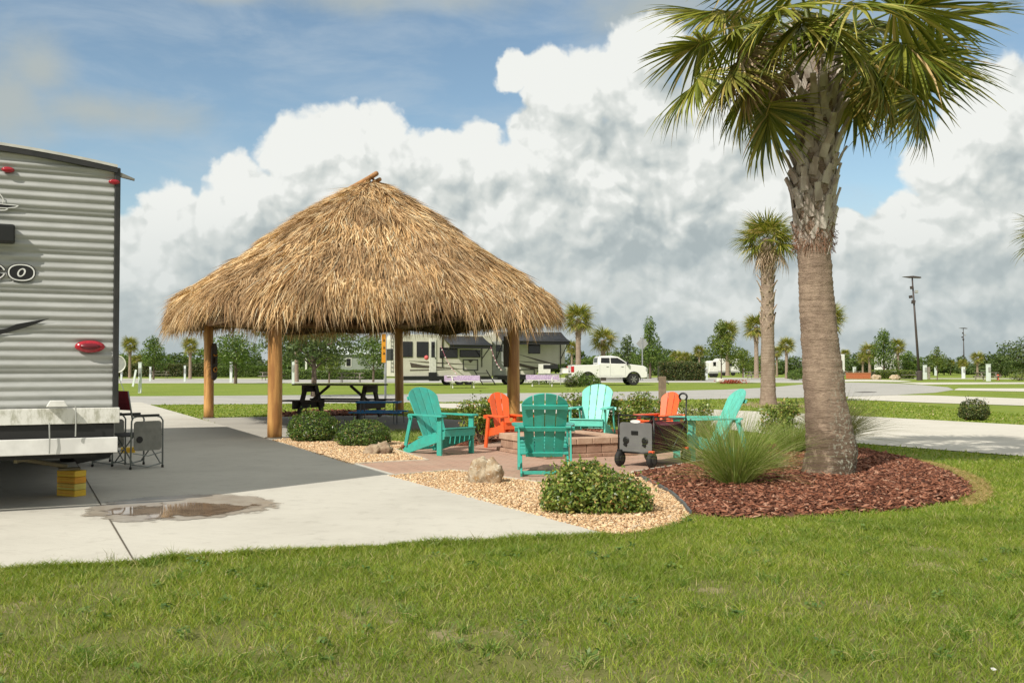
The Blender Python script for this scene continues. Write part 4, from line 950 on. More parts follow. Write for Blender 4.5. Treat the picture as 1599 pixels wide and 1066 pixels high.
# ================================================================ wagon
def build_wagon():
    O = G(968, 727, .016); fd = Vector((.79, -.61, 0)).normalized(); t = thing('folding_wagon', 'maroon folding wagon with a grey front pocket panel on the patio', 'wagon', O+Vector((0, 0, 0)), atan2(fd.y, fd.x))
    # local +X runs across the front panel, +Y back along the wagon
    Wd, Ln, z0, z1 = .50, .86, .20, .56
    mar = mat('maroon_canvas', (.085, .008, .018), .8, col2=(.055, .006, .012), scale=7, bump=.3, bscale=20, bdist=.01); gry = mat('grey_canvas_panel', (.145, .148, .145), .8, col2=(.12, .122, .12), scale=5)
    bk = mat('wagon_frame', (.012, .012, .012), .4); tyre = mat('wagon_tyre', (.015, .015, .015), .75); ora = mat('orange_hub', (.75, .10, .03), .5)
    mb = MB()
    def wall(a, b, sag):
        n = 9; P = []
        for k in (0, .5, 1):
            P.append([Vector(a)*(1-i/n)+Vector(b)*(i/n)+Vector((0, 0, z0+(z1-z0)*k-(sag*sin(pi*i/n)*k))) for i in range(n+1)])
        mb.grid(P)
    wall((0, .01, 0), (Wd, .01, 0), .01); wall((Wd, .01, 0), (Wd, Ln, 0), .035); wall((Wd, Ln, 0), (0, Ln, 0), .01); wall((0, Ln, 0), (0, .01, 0), .035)
    mb.add([(0, 0, z0), (Wd, 0, z0), (Wd, Ln, z0), (0, Ln, z0)], [(0, 1, 2, 3)]); mb.build('tub', mar, t, smooth=False, solid=.012)
    cargo = MB(); cargo.grid([[(x, y, z1-.09+.07*sin(x*9+y*3)*sin(y*7)) for x in np.linspace(.02, Wd-.02, 9)] for y in np.linspace(.03, Ln-.02, 13)]); cargo.build('folded_cover', mar, t, smooth=True, solid=.03)
    pn = []
    for cx_, cz_, a0 in ((Wd-.05, .53, 0), (.05, .53, 90), (.05, .235, 180), (Wd-.05, .235, 270)):
        for k in range(5): a = R(a0+k*22.5); pn.append((cx_+.04*cos(a), -.005, cz_+.04*sin(a)))
    p = MB().prism(pn, (0, -.02, 0)).build('front_panel', gry, t, bevel=.004)
    for cx_ in (.11, .39):
        h = MB(); M = Matrix(((1,0,0),(0,0,-1),(0,1,0))); h.lathe([(.045, 0), (.048, .006), (.03, .012)], 16, (cx_, -.024, .34), M); h.box((cx_-.01, -.034, .285), (.05, .012, .03), RY(.5)); h.build('cup_net', bk, p)
    MB().box((.24, -.03, .44), (.10, .012, .05)).build('label_patch', bk, p, bevel=.004)
    lg = []; 
    MB().prism([(.25+.075*cos(a), -.026, .585+.022*sin(a)) for a in np.linspace(0, 2*pi, 19)[:-1]], (0, -.004, 0)).build('oval_patch', mat('patch_white', (.75, .75, .74), .5), t)
    fr = MB()
    for x in (-.012, Wd+.012):
        for y in (-.01, Ln): fr.tube([(x, y, .17), (x, y, .66 if y < .1 else .60)], .011, 8)
        fr.tube([(x, -.01, .60), (x, Ln, .60)], .009, 6); fr.tube([(x, -.01, .19), (x, Ln, .19)], .012, 6)
        fr.tube([(x+(.012 if x > 0 else -.012), .0, .58), (x+(.012 if x > 0 else -.012), Ln*.5, .2)], .008, 6); fr.tube([(x+(.012 if x > 0 else -.012), Ln, .58), (x+(.012 if x > 0 else -.012), Ln*.5, .2)], .008, 6)
    fr.tube([(-.012, -.01, .66), (Wd+.012, -.01, .66)], .010, 8); fr.tube([(-.012, Ln, .60), (Wd+.012, Ln, .60)], .010, 8); fr.tube([(-.012, -.01, .185), (Wd+.012, -.01, .185)], .014, 8); fr.tube([(-.012, Ln, .185), (Wd+.012, Ln, .185)], .014, 8)
    fr.build('frame', bk, t, smooth=True)
    for (x, y, fork) in ((.02, -.03, 1), (Wd-.01, -.03, 1), (-.03, Ln-.05, 0), (Wd+.03, Ln-.05, 0)):
        w = MB().lathe([(.03, -.032), (.085, -.034), (.10, -.02), (.102, 0), (.10, .02), (.085, .034), (.03, .032)], 24, (x, y, .102), RY(pi/2)).build('wheel', tyre, t, smooth=True)
        MB().lathe([(.05, -.038), (.05, .038)], 10, (x, y, .102), RY(pi/2)).build('hub', mat('hub_dark', (.05, .05, .05), .5), w)
        MB().box((x, y, .205), (.07, .05, .03)).build('caster_mount', ora if (x > .2) else bk, t, bevel=.005)
    hd = MB(); hx, hy = Wd-.02, Ln+.02; hd.tube([(hx, hy, .3), (hx+.02, hy+.01, .84)], .010, 8)
    hd.tube([(hx+.02, hy+.01, .84)]+[(hx-.035+.058*cos(a), hy+.02, .885+.046*sin(a)) for a in np.linspace(-.9, 4.0, 15)], .013, 8); hd.build('pull_handle', bk, t, smooth=True)
build_wagon()

# ================================================================ tables
def picnic_table(label, loc, rz, m, L=2.4, H=.75, cat='picnic table', name='picnic_table', top=None, group=None, sc=1, lw=.10):
    t = thing(name, label, cat, loc, rz, group, sc); tp = MB(); n = 5; w = .72
    for i in range(n): tp.box((0, -w/2+w*(i+.5)/n, H-.02), (L, w/n-.008, .04))
    tp.build('tabletop', top or m, t, bevel=.004)
    for s in (-1, 1):
        b = MB(); b.box((0, s*.68, .445), (L, .125, .04)); b.box((0, s*.82, .445), (L, .125, .04)); b.build('bench', m, t, bevel=.004)
        x = s*(L/2-.35); f = MB(); f.beam((x, -.26, H-.04), (x, -.68, 0), .05, lw, (0, 1, .0)); f.beam((x, .26, H-.04), (x, .68, 0), .05, lw, (0, 1, 0))
        f.box((x+.052*s, 0, .42-lw*.5), (.05, 1.7, lw*1.2)); f.box((x+.052*s, 0, H-.04-lw*.5), (.05, .70, lw)); f.build('leg_frame', m, t, bevel=.004)
        MB().beam((x, 0, .40), (s*.30, 0, H-.05), .05, .09, (0, 1, 0)).build('brace', m, t)
    return t
M_dkw = mat('weathered_dark_wood', (.055, .04, .028), .8, col2=(.03, .022, .016), scale=5, stretch=(1, 8, 8), bump=.4, bscale=20)
M_grw = mat('weathered_grey_wood', (.30, .27, .22), .85, col2=(.22, .2, .17), scale=5)
M_top = mat('mossy_table_top', (.20, .20, .10), .85, col2=(.12, .11, .06), scale=4)
picnic_table('dark weathered wooden picnic table under the thatched hut', GY(531, 25.6)+Vector((0, 0, .012)), R(-16), M_dkw, 2.35, .86, top=M_top, lw=.17)
def blue_table():
    t = thing('folding_table', 'small bright blue folding table with two attached blue benches under the hut', 'table', GY(592, 22.9)+Vector((0, 0, .012)), R(-4))
    bl = mat('blue_plastic', (.05, .33, .78), .45, col2=(.04, .28, .68), scale=6); tb = mat('folding_tube', (.10, .11, .12), .5)
    MB().box((0, 0, .49), (.98, .5, .035)).build('tabletop', bl, t, bevel=.012)
    for s in (-1, 1):
        MB().box((0, s*.42, .27), (1.18, .22, .03)).build('bench', bl, t, bevel=.01)
        m = MB(); x = s*.38; m.tube([(x, -.18, .47), (x, -.22, .0), (x+s*.02, -.24, 0)], .012, 6); m.tube([(x, .18, .47), (x, .22, .0)], .012, 6); m.tube([(x, -.44, .26), (x, .44, .26)], .010, 6)
        m.tube([(x+s*.1, -.42, .26), (x+s*.12, -.46, 0)], .011, 6); m.tube([(x+s*.1, .42, .26), (x+s*.12, .46, 0)], .011, 6); m.build('leg_frame', tb, t)
blue_table()

# ================================================================ rocks
def rock(name, label, loc, sz, seed, mt, lobes, rz=0):
    import bmesh
    bm = bmesh.new(); r = random.Random(seed)
    for (cx_, cy_, cz_, s) in lobes: bmesh.ops.create_icosphere(bm, subdivisions=4, radius=1, matrix=Matrix.Translation((cx_, cy_, cz_)) @ Matrix.Diagonal((s[0], s[1], s[2], 1)))
    from mathutils import noise as mn
    for v in bm.verts:
        p = v.co*1.7+Vector((seed, seed*2, 0)); k = mn.fractal(p, 1.0, 2.1, 5)*.20+(mn.cell(p*1.6)-.5)*.10+mn.noise(p*7)*.035
        v.co = v.co+v.normal*k; v.co.x *= sz[0]; v.co.y *= sz[1]; v.co.z = max(v.co.z, -.3)*sz[2]
    me = bpy.data.meshes.new(name); bm.to_mesh(me); bm.free(); me.materials.append(mt)
    for p in me.polygons: p.use_smooth = True
    o = bpy.data.objects.new(name, me); link(o); o.location = loc; o.rotation_euler = (0, 0, rz); tag(o, label, 'rock'); return o
def rock_mat():
    m = bpy.data.materials.new('pitted_limestone'); m.use_nodes = True; t = NT(m.node_tree); bs = m.node_tree.nodes['Principled BSDF']; v = t.n('ShaderNodeTexCoord').outputs['Object']
    c = t.mix(t.sm(t.noise(v, 9, 6, .7), .35, .65), (.52, .45, .33), (.30, .19, .10)); c = t.mix(t.sm(t.noise(v, 26, 5, .7), .56, .70), c, (.70, .66, .56)); c = t.mix(t.m('MULTIPLY', t.sm(t.noise(v, 14, 4, .6), .6, .7), .6), c, (.38, .22, .07))
    t.put(bs.inputs['Base Color'], c); bs.inputs['Roughness'].default_value = .9
    b = t.n('ShaderNodeBump', i_Strength=.9, i_Distance=.02, i_Height=t.noise(v, 38, 6, .7)); t.put(bs.inputs['Normal'], b.outputs[0]); return m
M_rock = rock_mat(); M_rock2 = mat('brown_rock', (.40, .31, .21), .9, col2=(.20, .13, .085), scale=8, bump=1, bscale=30, bdist=.02)
rock('rock', 'pitted two-lobed limestone rock on the gravel in front of the patio', G(758, 757)+Vector((0, .10, .0)), (.165, .15, .20), 3, M_rock, [(-.38, 0, .5, (.85, .9, 1.1)), (.42, -.12, .42, (.8, .85, 1.0)), (0, .1, .3, (1, .9, .9))])
rock('rock', 'low grey brown rock on the gravel beside the right round shrub', G(590, 711)+Vector((0, .12, 0)), (.165, .14, .155), 8, M_rock2, [(-.25, 0, .25, (1.1, .9, .8)), (.35, .1, .4, (.85, .8, .85))])
# ================================================================ shrubs and grasses
L_glossy = leafmat('glossy_leaves', [(0, (.03, .065, .012)), (.4, (.065, .13, .02)), (.75, (.13, .21, .035)), (.93, (.19, .24, .05)), (1, (.33, .22, .10))], .32, .2, spec=.5)
L_bush = leafmat('mixed_leaves', [(0, (.05, .09, .016)), (.35, (.13, .21, .032)), (.7, (.26, .33, .06)), (.9, (.40, .41, .11)), (1, (.52, .26, .12))], .38, .32, spec=.5)
L_dark = leafmat('dark_leaves', [(0, (.03, .05, .012)), (.6, (.07, .10, .022)), (.9, (.13, .14, .04)), (1, (.2, .1, .04))], .5, .2)
L_tree = leafmat('tree_leaves', [(0, (.05, .10, .016)), (.5, (.10, .17, .026)), (1, (.17, .23, .045))], .5, .3)
L_tree2 = leafmat('dark_tree_leaves', [(0, (.04, .07, .018)), (.5, (.07, .115, .026)), (1, (.12, .16, .04))], .55, .25)
L_tree3 = leafmat('yellow_green_leaves', [(0, (.06, .10, .015)), (.5, (.12, .18, .025)), (1, (.21, .24, .05))], .5, .35)
M_stem = mat('brown_stems', (.12, .08, .045), .8, scale=12)
def sphere_pts(n):
    p = rng.normal(size=(n, 3)); return p/np.linalg.norm(p, axis=1, keepdims=True)
def foliage(blobs, n, L, fill=.35, droop=0, rough_=.28, nsc=2.2, up=.35):
    """leaf clusters through a set of ellipsoids: (cx,cy,cz,rx,ry,rz)"""
    B = np.array(blobs, float); wt_ = (B[:, 3]*B[:, 4]+B[:, 3]*B[:, 5]+B[:, 4]*B[:, 5]); k = rng.choice(len(B), n, p=wt_/wt_.sum())
    u = sphere_pts(n); r = 1-fill*rng.random(n)**1.6
    nz = fbm(u[:, 0]*3+k*3.1, u[:, 1]*3+u[:, 2]*2.3+k, nsc, 3)
    r = r*(1+rough_*(nz-.5)*2); keep = rng.random(n) < np.clip((nz-.18)*3.2, .12, 1)
    c = B[k, :3]+u*B[k, 3:]*r[:, None]; nr = u*.7+rng.normal(0, .6, (n, 3))+[0, 0, up]
    # drop leaves buried deep inside another blob
    ins_ = np.zeros(n, bool)
    for j in range(len(B)):
        q = ((c-B[j, :3])/B[j, 3:]); ins_ |= ((q**2).sum(1) < (1-fill*1.2)**2) & (k != j)
    keep &= ~ins_; c, nr = c[keep], nr[keep]
    m = len(c); return leaves(c, nr, L*rng.uniform(.6, 1.35, m), L*.5*rng.uniform(.7, 1.3, m))
def shrub(name, label, loc, blobs, n, L, mt, cat='shrub', group=None, stems=12, fill=.35, stemh=None, rough_=.25):
    t = thing(name, label, cat, loc, 0, group); V, F = foliage(blobs, n, L, fill, rough_=rough_)
    sh = []                                    # stray shoots breaking the outline
    for q in range(int(n/260)):
        b = random.choice(blobs); u = sphere_pts(1)[0]; u[2] = abs(u[2])*.9+.1; p = np.array(b[:3])+u*np.array(b[3:]); ln = L*random.uniform(1.2, 3.6)
        for j in range(6): sh.append(p+(u*.7+[0, 0, .5])*ln*(j/6)+rng.normal(0, L*.22, 3))
    V2, F2 = leaves(np.array(sh), rng.normal(size=(len(sh), 3))+[0, 0, .5], L*.9, L*.45); F = np.concatenate([F, F2+len(V)]); V = np.concatenate([V, V2]); V[:, 2] = np.maximum(V[:, 2], .005)
    np_mesh('foliage', V, F, mt, t); m = MB(); B = blobs
    for i in range(stems):
        b = random.choice(B); a = random.uniform(0, 6.28); e = Vector((b[0]+cos(a)*b[3]*.75, b[1]+sin(a)*b[4]*.75, b[2]+random.uniform(-.2, .8)*b[5]))
        s = Vector((B[0][0]*.4+random.uniform(-.06, .06), B[0][1]*.4+random.uniform(-.06, .06), 0)); m.tube([s, (s+e)/2+Vector((0, 0, .04)), e], [.010, .007, .003], 5)
    m.build('stems', M_stem, t); return t
shrub('shrub', 'large sprawling glossy shrub with reddish tips in the front gravel bed', G(934, 807)+Vector((0, .30, 0)), [(-.19, 0, .20, .29, .32, .25), (.16, .02, .16, .31, .30, .20), (-.08, .1, .27, .28, .26, .18), (-.28, -.08, .12, .22, .24, .16), (.33, -.05, .09, .19, .24, .13), (0, -.18, .12, .34, .18, .16)], 13000, .044, L_bush, stems=40, fill=.5)
shrub('shrub', 'dense round glossy shrub beside the near hut post', G(482, 692)+Vector((0, .38, 0)), [(0, 0, .27, .44, .40, .27), (.0, 0, .16, .44, .42, .18)], 9000, .040, L_glossy, group='round shrubs in the left gravel strip', fill=.3, rough_=.12)
shrub('shrub', 'smaller round glossy shrub behind the low grey rock', G(562, 699)+Vector((0, .36, 0)), [(0, 0, .22, .44, .38, .22), (.0, 0, .12, .46, .40, .14)], 8000, .038, L_glossy, group='round shrubs in the left gravel strip', fill=.3, rough_=.12)
GB = 'open leafy bushes round the patio'
def leafy(label, px, pyb, Y, w, h, n=1500, mt=None, L=.05):
    l = GY(px, Y); b = []; h = h*1.28; w = w*1.1; n = int(n*1.15); L = .06
    for i in range(6): a = i*2.4; b.append((cos(a)*w*.25, sin(a)*w*.25, h*(.35+.09*i), w*random.uniform(.22, .34), w*.28, h*random.uniform(.16, .24)))
    return shrub('leafy_bush', label, l, b, n, L, mt or L_bush, 'bush', GB, 14, .8)
leafy('upright leafy bush between the left teal chair and the orange chair', 748, 695, 16.9, .62, .66, 2300)
leafy('leafy bush left of the pale teal chair, behind the near chair', 893, 690, 18.6, .55, .68, 1500)
leafy('wide leafy bush right of the pale teal chair', 981, 690, 18.2, .95, .68, 3400)
leafy('low leafy bush in front of the grey timber post', 1027, 690, 18.9, .62, .56, 1400)
leafy('leafy bush between the orange chair and the right teal chair', 1086, 690, 17.6, .62, .58, 1500)
leafy('pale leafy bush between the tall grass and the big palm trunk', 1217, 700, 16.3, .58, .62, 2200, L_bush)
shrub('shrub', 'clipped dark round shrub on the grass strip at the far right', G(1530, 657)+Vector((0, .3, 0)), [(0, 0, .26, .36, .34, .26), (0, 0, .15, .37, .35, .16)], 4500, .05, L_dark, fill=.3, rough_=.1)
G_orn = leafmat('ornamental_grass', [(0, (.12, .20, .03)), (.45, (.22, .31, .06)), (.8, (.34, .40, .12)), (1, (.5, .44, .26))], .5, .35)
G_pal = leafmat('pale_ornamental_grass', [(0, (.15, .18, .05)), (.5, (.27, .28, .10)), (1, (.48, .42, .26))], .5, .35)
def orn(label, loc, n, h, spread, mt, w=.004, rad=.13):
    t = thing('ornamental_grass', label, 'ornamental grass', loc, 0, 'arching ornamental grasses in the mulch bed')
    a = rng.uniform(0, 2*pi, n); r = rad*np.sqrt(rng.random(n)); tl = np.abs(rng.normal(.0, spread, n))+.08
    base = np.stack([np.cos(a)*r, np.sin(a)*r, np.zeros(n)], 1); d = np.stack([np.cos(a)*tl, np.sin(a)*tl, np.ones(n)], 1)
    b = np.stack([np.cos(a)*.75, np.sin(a)*.75, -.55*np.ones(n)], 1)*rng.uniform(.15, 1, n)[:, None]*(.4+tl)[:, None]
    V, F = ribbons(base, d, h*rng.uniform(.55, 1.15, n), w, b, st=(0, .35, .7, 1), wp=(1, .9, .6, 0)); np_mesh('blades', V, F, mt, t); return t
orn('tall green fountain of ornamental grass in front of the right teal chair', G(1152, 766)+Vector((0, .12, .04)), 2300, .96, .36, G_orn, .0034)
orn('thin arching ornamental grass against the left side of the tall clump', G(1112, 712)+Vector((0, 0, .03)), 700, .95, .42, G_pal, .003)
orn('short pale grass tuft left of the big palm trunk', G(1243, 715)+Vector((0, .2, .06)), 1500, .55, .18, G_orn, rad=.16)
orn('arching ornamental grass spilling out behind the right of the big palm trunk', G(1322, 706)+Vector((.1, .9, .05)), 2000, .98, .5, G_pal, .0045)
orn('low straw coloured grass at the foot of the tall clump', G(1205, 745)+Vector((0, .3, .05)), 600, .38, .55, G_pal)
o = chips([G(*p) for p in [(604, 674), (770, 670), (740, 692), (640, 693), (600, 688)]], 10, .01, lambda x, y: x*0, 'unused', gst); bpy.data.objects.remove(o)
gp = [G(*p) for p in [(600, 675), (770, 672), (735, 688), (650, 690), (600, 687)]]
x = rng.uniform(-2.6, 0, 9000); y = rng.uniform(16.5, 21.5, 9000); k = inpoly(x, y, gp); x, y = x[k], y[k]; n = len(x); a = rng.uniform(0, 6.28, n)
V, F = ribbons(np.stack([x, y, x*0], 1), np.stack([np.cos(a)*.4, np.sin(a)*.4, np.ones(n)], 1), rng.uniform(.06, .16, n), .010, np.stack([np.cos(a)*.3, np.sin(a)*.3, -.3*np.ones(n)], 1))
o = np_mesh('grass_patch', V, F, G_orn); tag(o, 'unmown grass between the hut floor and the left teal chair', 'grass', kind='stuff')

# ================================================================ palms
def bark_mat(name, c1, c2, dark, lich=True, ring=26):
    m = bpy.data.materials.new(name); m.use_nodes = True; t = NT(m.node_tree); bs = m.node_tree.nodes['Principled BSDF']; v = t.n('ShaderNodeTexCoord').outputs['Object']
    f = t.noise(t.vm('MULTIPLY', v, (1, 1, .55)), 7, 6, .7); c = t.mix(t.sm(f, .35, .65), c1, c2)
    fib = t.noise(t.vm('MULTIPLY', v, (2.2, 2.2, 13)), 3, 6, .75, 1.2); c = t.mix(t.m('MULTIPLY', t.sm(fib, .50, .66), .65), c, dark)
    sp_ = t.n('ShaderNodeSeparateXYZ', i_0=v)
    if lich:
        lw = t.sm(sp_.outputs[2], 2.2, .2); l = t.noise(v, 30, 5, .7)
        c = t.mix(t.m('MULTIPLY', t.m('MULTIPLY', t.sm(t.noise(v, 5, 5, .7), .36, .50), t.sm(sp_.outputs[2], 1.25, .1)), .8), c, (.085, .058, .04))
        c = t.mix(t.m('MULTIPLY', t.m('MULTIPLY', t.sm(l, .52, .60), t.sm(sp_.outputs[0], -.12, .2)), lw), c, (.46, .49, .40))
    t.put(bs.inputs['Base Color'], c); bs.inputs['Roughness'].default_value = .92; bs.inputs['Specular IOR Level'].default_value = .15
    hgt_ = t.m('ADD', fib, t.m('MULTIPLY', t.noise(v, 30, 5, .7), .5)); b = t.n('ShaderNodeBump', i_Strength=1.0, i_Distance=.022, i_Height=hgt_); t.put(bs.inputs['Normal'], b.outputs[0]); return m
def trunk_mesh(spine, mt, parent, n=28, ringh=.075, amp=.012, name='trunk'):
    """spine: (x,y,z,r) stations; rings of old leaf scars"""
    sp_ = np.array(spine, float); zz = np.arange(sp_[0, 2], sp_[-1, 2], .022); P = []
    for z in zz:
        x, y, r = (np.interp(z, sp_[:, 2], sp_[:, i]) for i in (0, 1, 3)); ph = ((z+.03*sin(z*7.3)+.02*sin(z*17))/ringh) % 1; row = []
        for k in range(n+1):
            a = 2*pi*(k % n)/n; j = amp*((ph-.5)*1.2+(vnoise(np.array([a*2.2 if k < n else 0.]), np.array([z*9]), 1.0)[0]-.5)*1.5+(vnoise(np.array([cos(a)*3+9]), np.array([sin(a)*3+z*3]), 1.0)[0]-.5)*1.6)
            row.append((x+(r+j)*cos(a), y+(r+j)*sin(a), z))
        row[-1] = row[0]; P.append(row)
    mb = MB(); mb.grid(P); return mb.build(name, mt, parent, smooth=True)
def frond_mesh(name, Rf, mt, seed, nseg=46, Lp=.9, droop=.5, stem=True):
    """fan leaf: straight pleated segments spreading from the end of a long stalk"""
    r = np.random.default_rng(seed); V = []; F = []
    def rib(pts, wds, fold):
        b = len(V)
        for i, (p, w) in enumerate(zip(pts, wds)):
            d = pts[min(i+1, len(pts)-1)]-pts[max(i-1, 0)]; d = d/np.linalg.norm(d); s = np.cross(d, [0, 0, 1.]); s = s/max(np.linalg.norm(s), 1e-6); u = np.cross(s, d)
            V.extend([p-s*w/2+u*w*fold, p, p+s*w/2+u*w*fold])
        for i in range(len(pts)-1):
            a = b+3*i; F.append((a, a+1, a+4, a+3)); F.append((a+1, a+2, a+5, a+4))
    cost = lambda c: np.array([Lp+c*Rf*.26, 0, -droop*.22*Rf*c*c])
    for k in range(nseg):
        tt = -1+2*(k+.5)/nseg; ang = R(122)*tt+r.normal(0, .03); c = (1-abs(tt))**.8; fold = .32+.25*droop
        o = cost(c); d = np.array([cos(ang)*.97, sin(ang), -fold*abs(sin(ang))-.16*c*droop]); d /= np.linalg.norm(d); L = Rf*(.80+.12*(1-tt*tt))*r.uniform(.86, 1.1)
        brk = r.uniform(.55, .8); g = droop*r.uniform(.3, 1.3); jit = r.normal(0, .035, 3); pts = []
        for s in (0, .22, .45, .7, .87, 1): pts.append(o+d*L*s+jit*s*L+np.array([0, 0, -1.])*L*(g*.28*s*s+g*1.1*max(0, s-brk)**1.5))
        w = (.042+.004*Rf)*(1-.2*abs(tt)); rib(pts, [w*.3, w*.9, w, w*.62, w*.3, .0015], .25)
    me = bpy.data.meshes.new(name); me.from_pydata([tuple(v) for v in V], [], F); me.materials.append(mt)
    if stem:
        b = MB(); b.tube([(0, 0, 0), (Lp*.5, 0, .02), (Lp, 0, 0), tuple(cost(.5)), tuple(cost(.95))], [.022, .015, .012, .008, .003], 5)
        n0 = len(me.vertices); vs = [tuple(v.co) for v in me.vertices]+b.v; fs = [tuple(p.vertices) for p in me.polygons]+[tuple(n0+i for i in f) for f in b.f]
        me2 = bpy.data.meshes.new(name); me2.from_pydata(vs, [], fs); me2.materials.append(mt); return me2
    return me
FR_G = leafmat('palm_frond_green', [(0, (.07, .105, .014)), (.35, (.18, .215, .028)), (.7, (.33, .33, .055)), (.9, (.50, .43, .13)), (1, (.60, .42, .22))], .38, .28, spec=.5)
FR_Y = leafmat('palm_frond_yellowing', [(0, (.10, .13, .02)), (.5, (.24, .24, .05)), (1, (.45, .33, .12))], .45, .3)
FR_D = leafmat('palm_frond_dry', [(0, (.24, .16, .10)), (.6, (.45, .34, .24)), (1, (.62, .52, .40))], .7, .15)
FM = [frond_mesh('frond', .95, FR_G, 1, 50), frond_mesh('frond', .92, FR_G, 2, 46, droop=.75), frond_mesh('frond', .98, FR_G, 3, 52, droop=.35)]; FMy = frond_mesh('frond', .9, FR_Y, 4, 42, droop=.8); FMd = frond_mesh('frond', .7, FR_D, 5, 28, droop=1.3, Lp=.7)
def place_frond(me, parent, at, azm, elv, roll, sc=1, name='frond'):
    o = link(bpy.data.objects.new(name, me), parent); o.location = at
    o.rotation_mode = 'QUATERNION'; o.rotation_quaternion = Quaternion((0, 0, 1), azm) @ Quaternion((0, 1, 0), -elv) @ Quaternion((1, 0, 0), roll); o.scale = (sc, sc, sc); return o
def boots(spine, z0, z1, n, parent, mt, Lb=.34, wb=.085, out_=.35, name='leaf_bases'):
    """criss-cross stubs of old leaf stalks: each a stub standing on two straps that spread down round the trunk"""
    sp_ = np.array(spine, float); mb = MB()
    for i in range(n):
        z = z0+(z1-z0)*(i+.5)/n; a = i*2.39996+random.uniform(-.1, .1); x, y, r = (np.interp(z, sp_[:, 2], sp_[:, k]) for k in (0, 1, 3))
        at = lambda da, dz, dr: Vector((x+cos(a+da)*(r*.9+dr), y+sin(a+da)*(r*.9+dr), z+dz))
        Lq = Lb*random.uniform(.85, 1.15); o = out_*random.uniform(.5, 1.3)*(.2+.8*min(1, (i+.5)/n*2.6)); sp = random.uniform(.8, 1.1)*wb*2.1/r
        rad = Vector((cos(a), sin(a), 0)); mid = at(0, Lq*.32, .035+.05*o); tw = random.uniform(-.5, .5)*wb/r
        for sgn in (-1, 1):
            q0 = at(sgn*sp, -Lq*.42, .0); q1 = at(sgn*sp*.55, -Lq*.02, .025); r1 = Vector((cos(a+sgn*sp*.6), sin(a+sgn*sp*.6), 0))
            mb.beam(q0, q1, wb*.85, .016, r1); mb.beam(q1, mid+(at(sgn*.25*wb/r, Lq*.34, .035+.05*o)-mid), wb*.8, .020, rad)
        top = at(tw, Lq*(.62+.25*random.random()), .05+Lq*o); mb.beam(mid-Vector((0, 0, Lq*.12)), (mid+top)/2+rad*.0, wb*1.05, .028, rad); mb.beam((mid+top)/2, top, wb*.78, .026, rad)
    return mb.build(name, mt, parent)
M_bark = bark_mat('palm_bark', (.38, .29, .215), (.27, .20, .15), (.14, .10, .072))
M_bark2 = bark_mat('pale_palm_bark', (.34, .27, .21), (.25, .19, .145), (.14, .10, .075), False)
M_boot = mat('palm_boot', (.56, .51, .45), .85, col2=(.34, .28, .24), scale=7, detail=5, stretch=(1, 1, .4), bump=.5, bscale=30, bdist=.01, contrast=(.38, .62))
M_boot2 = mat('palm_boot_far', (.44, .35, .27), .85, col2=(.28, .20, .15), scale=5)
# --- the big palm in the mulch bed
B0 = G(1302, 752)+Vector((0, .28, .03)); Yp = B0.y
tp = thing('palm_tree', 'large cabbage palm in the red mulch bed, trunk crossing the right of the picture', 'palm tree', B0)
def st(px, py, wpx): return ((px-799.5)/FPX*Yp-B0.x, 0, HY(py, Yp)-B0.z, wpx/2/FPX*Yp)
spine = [(.02, 0, -.05, .312), (.02, 0, .03, .30), st(1298, 705, 76), st(1288, 620, 63), st(1280, 530, 57), st(1275, 450, 52), st(1272, 390, 51), st(1273, 340, 56), st(1276, 250, 60), st(1279, 150, 54), st(1283, 95, 46)]
spine = sorted(spine, key=lambda q: q[2]); trunk_mesh(spine, M_bark, tp, 40, .055, .009)
zb0, zb1 = HY(375, Yp)-B0.z, HY(95, Yp)-B0.z
boots(spine, zb0-.02, zb1+.15, 96, tp, M_boot, .40, .088, .30)
fb = MB(); 
for i in range(420):
    z = random.uniform(zb0-.1, zb0+.05+.3*random.random()); a = random.uniform(0, 6.28); x_, y_, r_ = (np.interp(z, [q[2] for q in spine], [q[k] for q in spine]) for k in (0, 1, 3)); p = Vector((x_+cos(a)*r_*1.02, y_+sin(a)*r_*1.02, z)); q = p+Vector((cos(a)*.03+random.uniform(-.05, .05), sin(a)*.03, random.uniform(-.12, .05))); fb.tube([p, q], .003, 3)
tag(fb.build('fibres', mat('palm_fibre', (.24, .12, .07), .9), tp), kind='stuff')
hx, hz = st(1283, 70, 50)[0], HY(70, Yp)-B0.z
def head(px, py, Y=None): return (px-799.5)/FPX*(Yp+(Y or 0))-B0.x, HY(py, Yp+(Y or 0))-B0.z
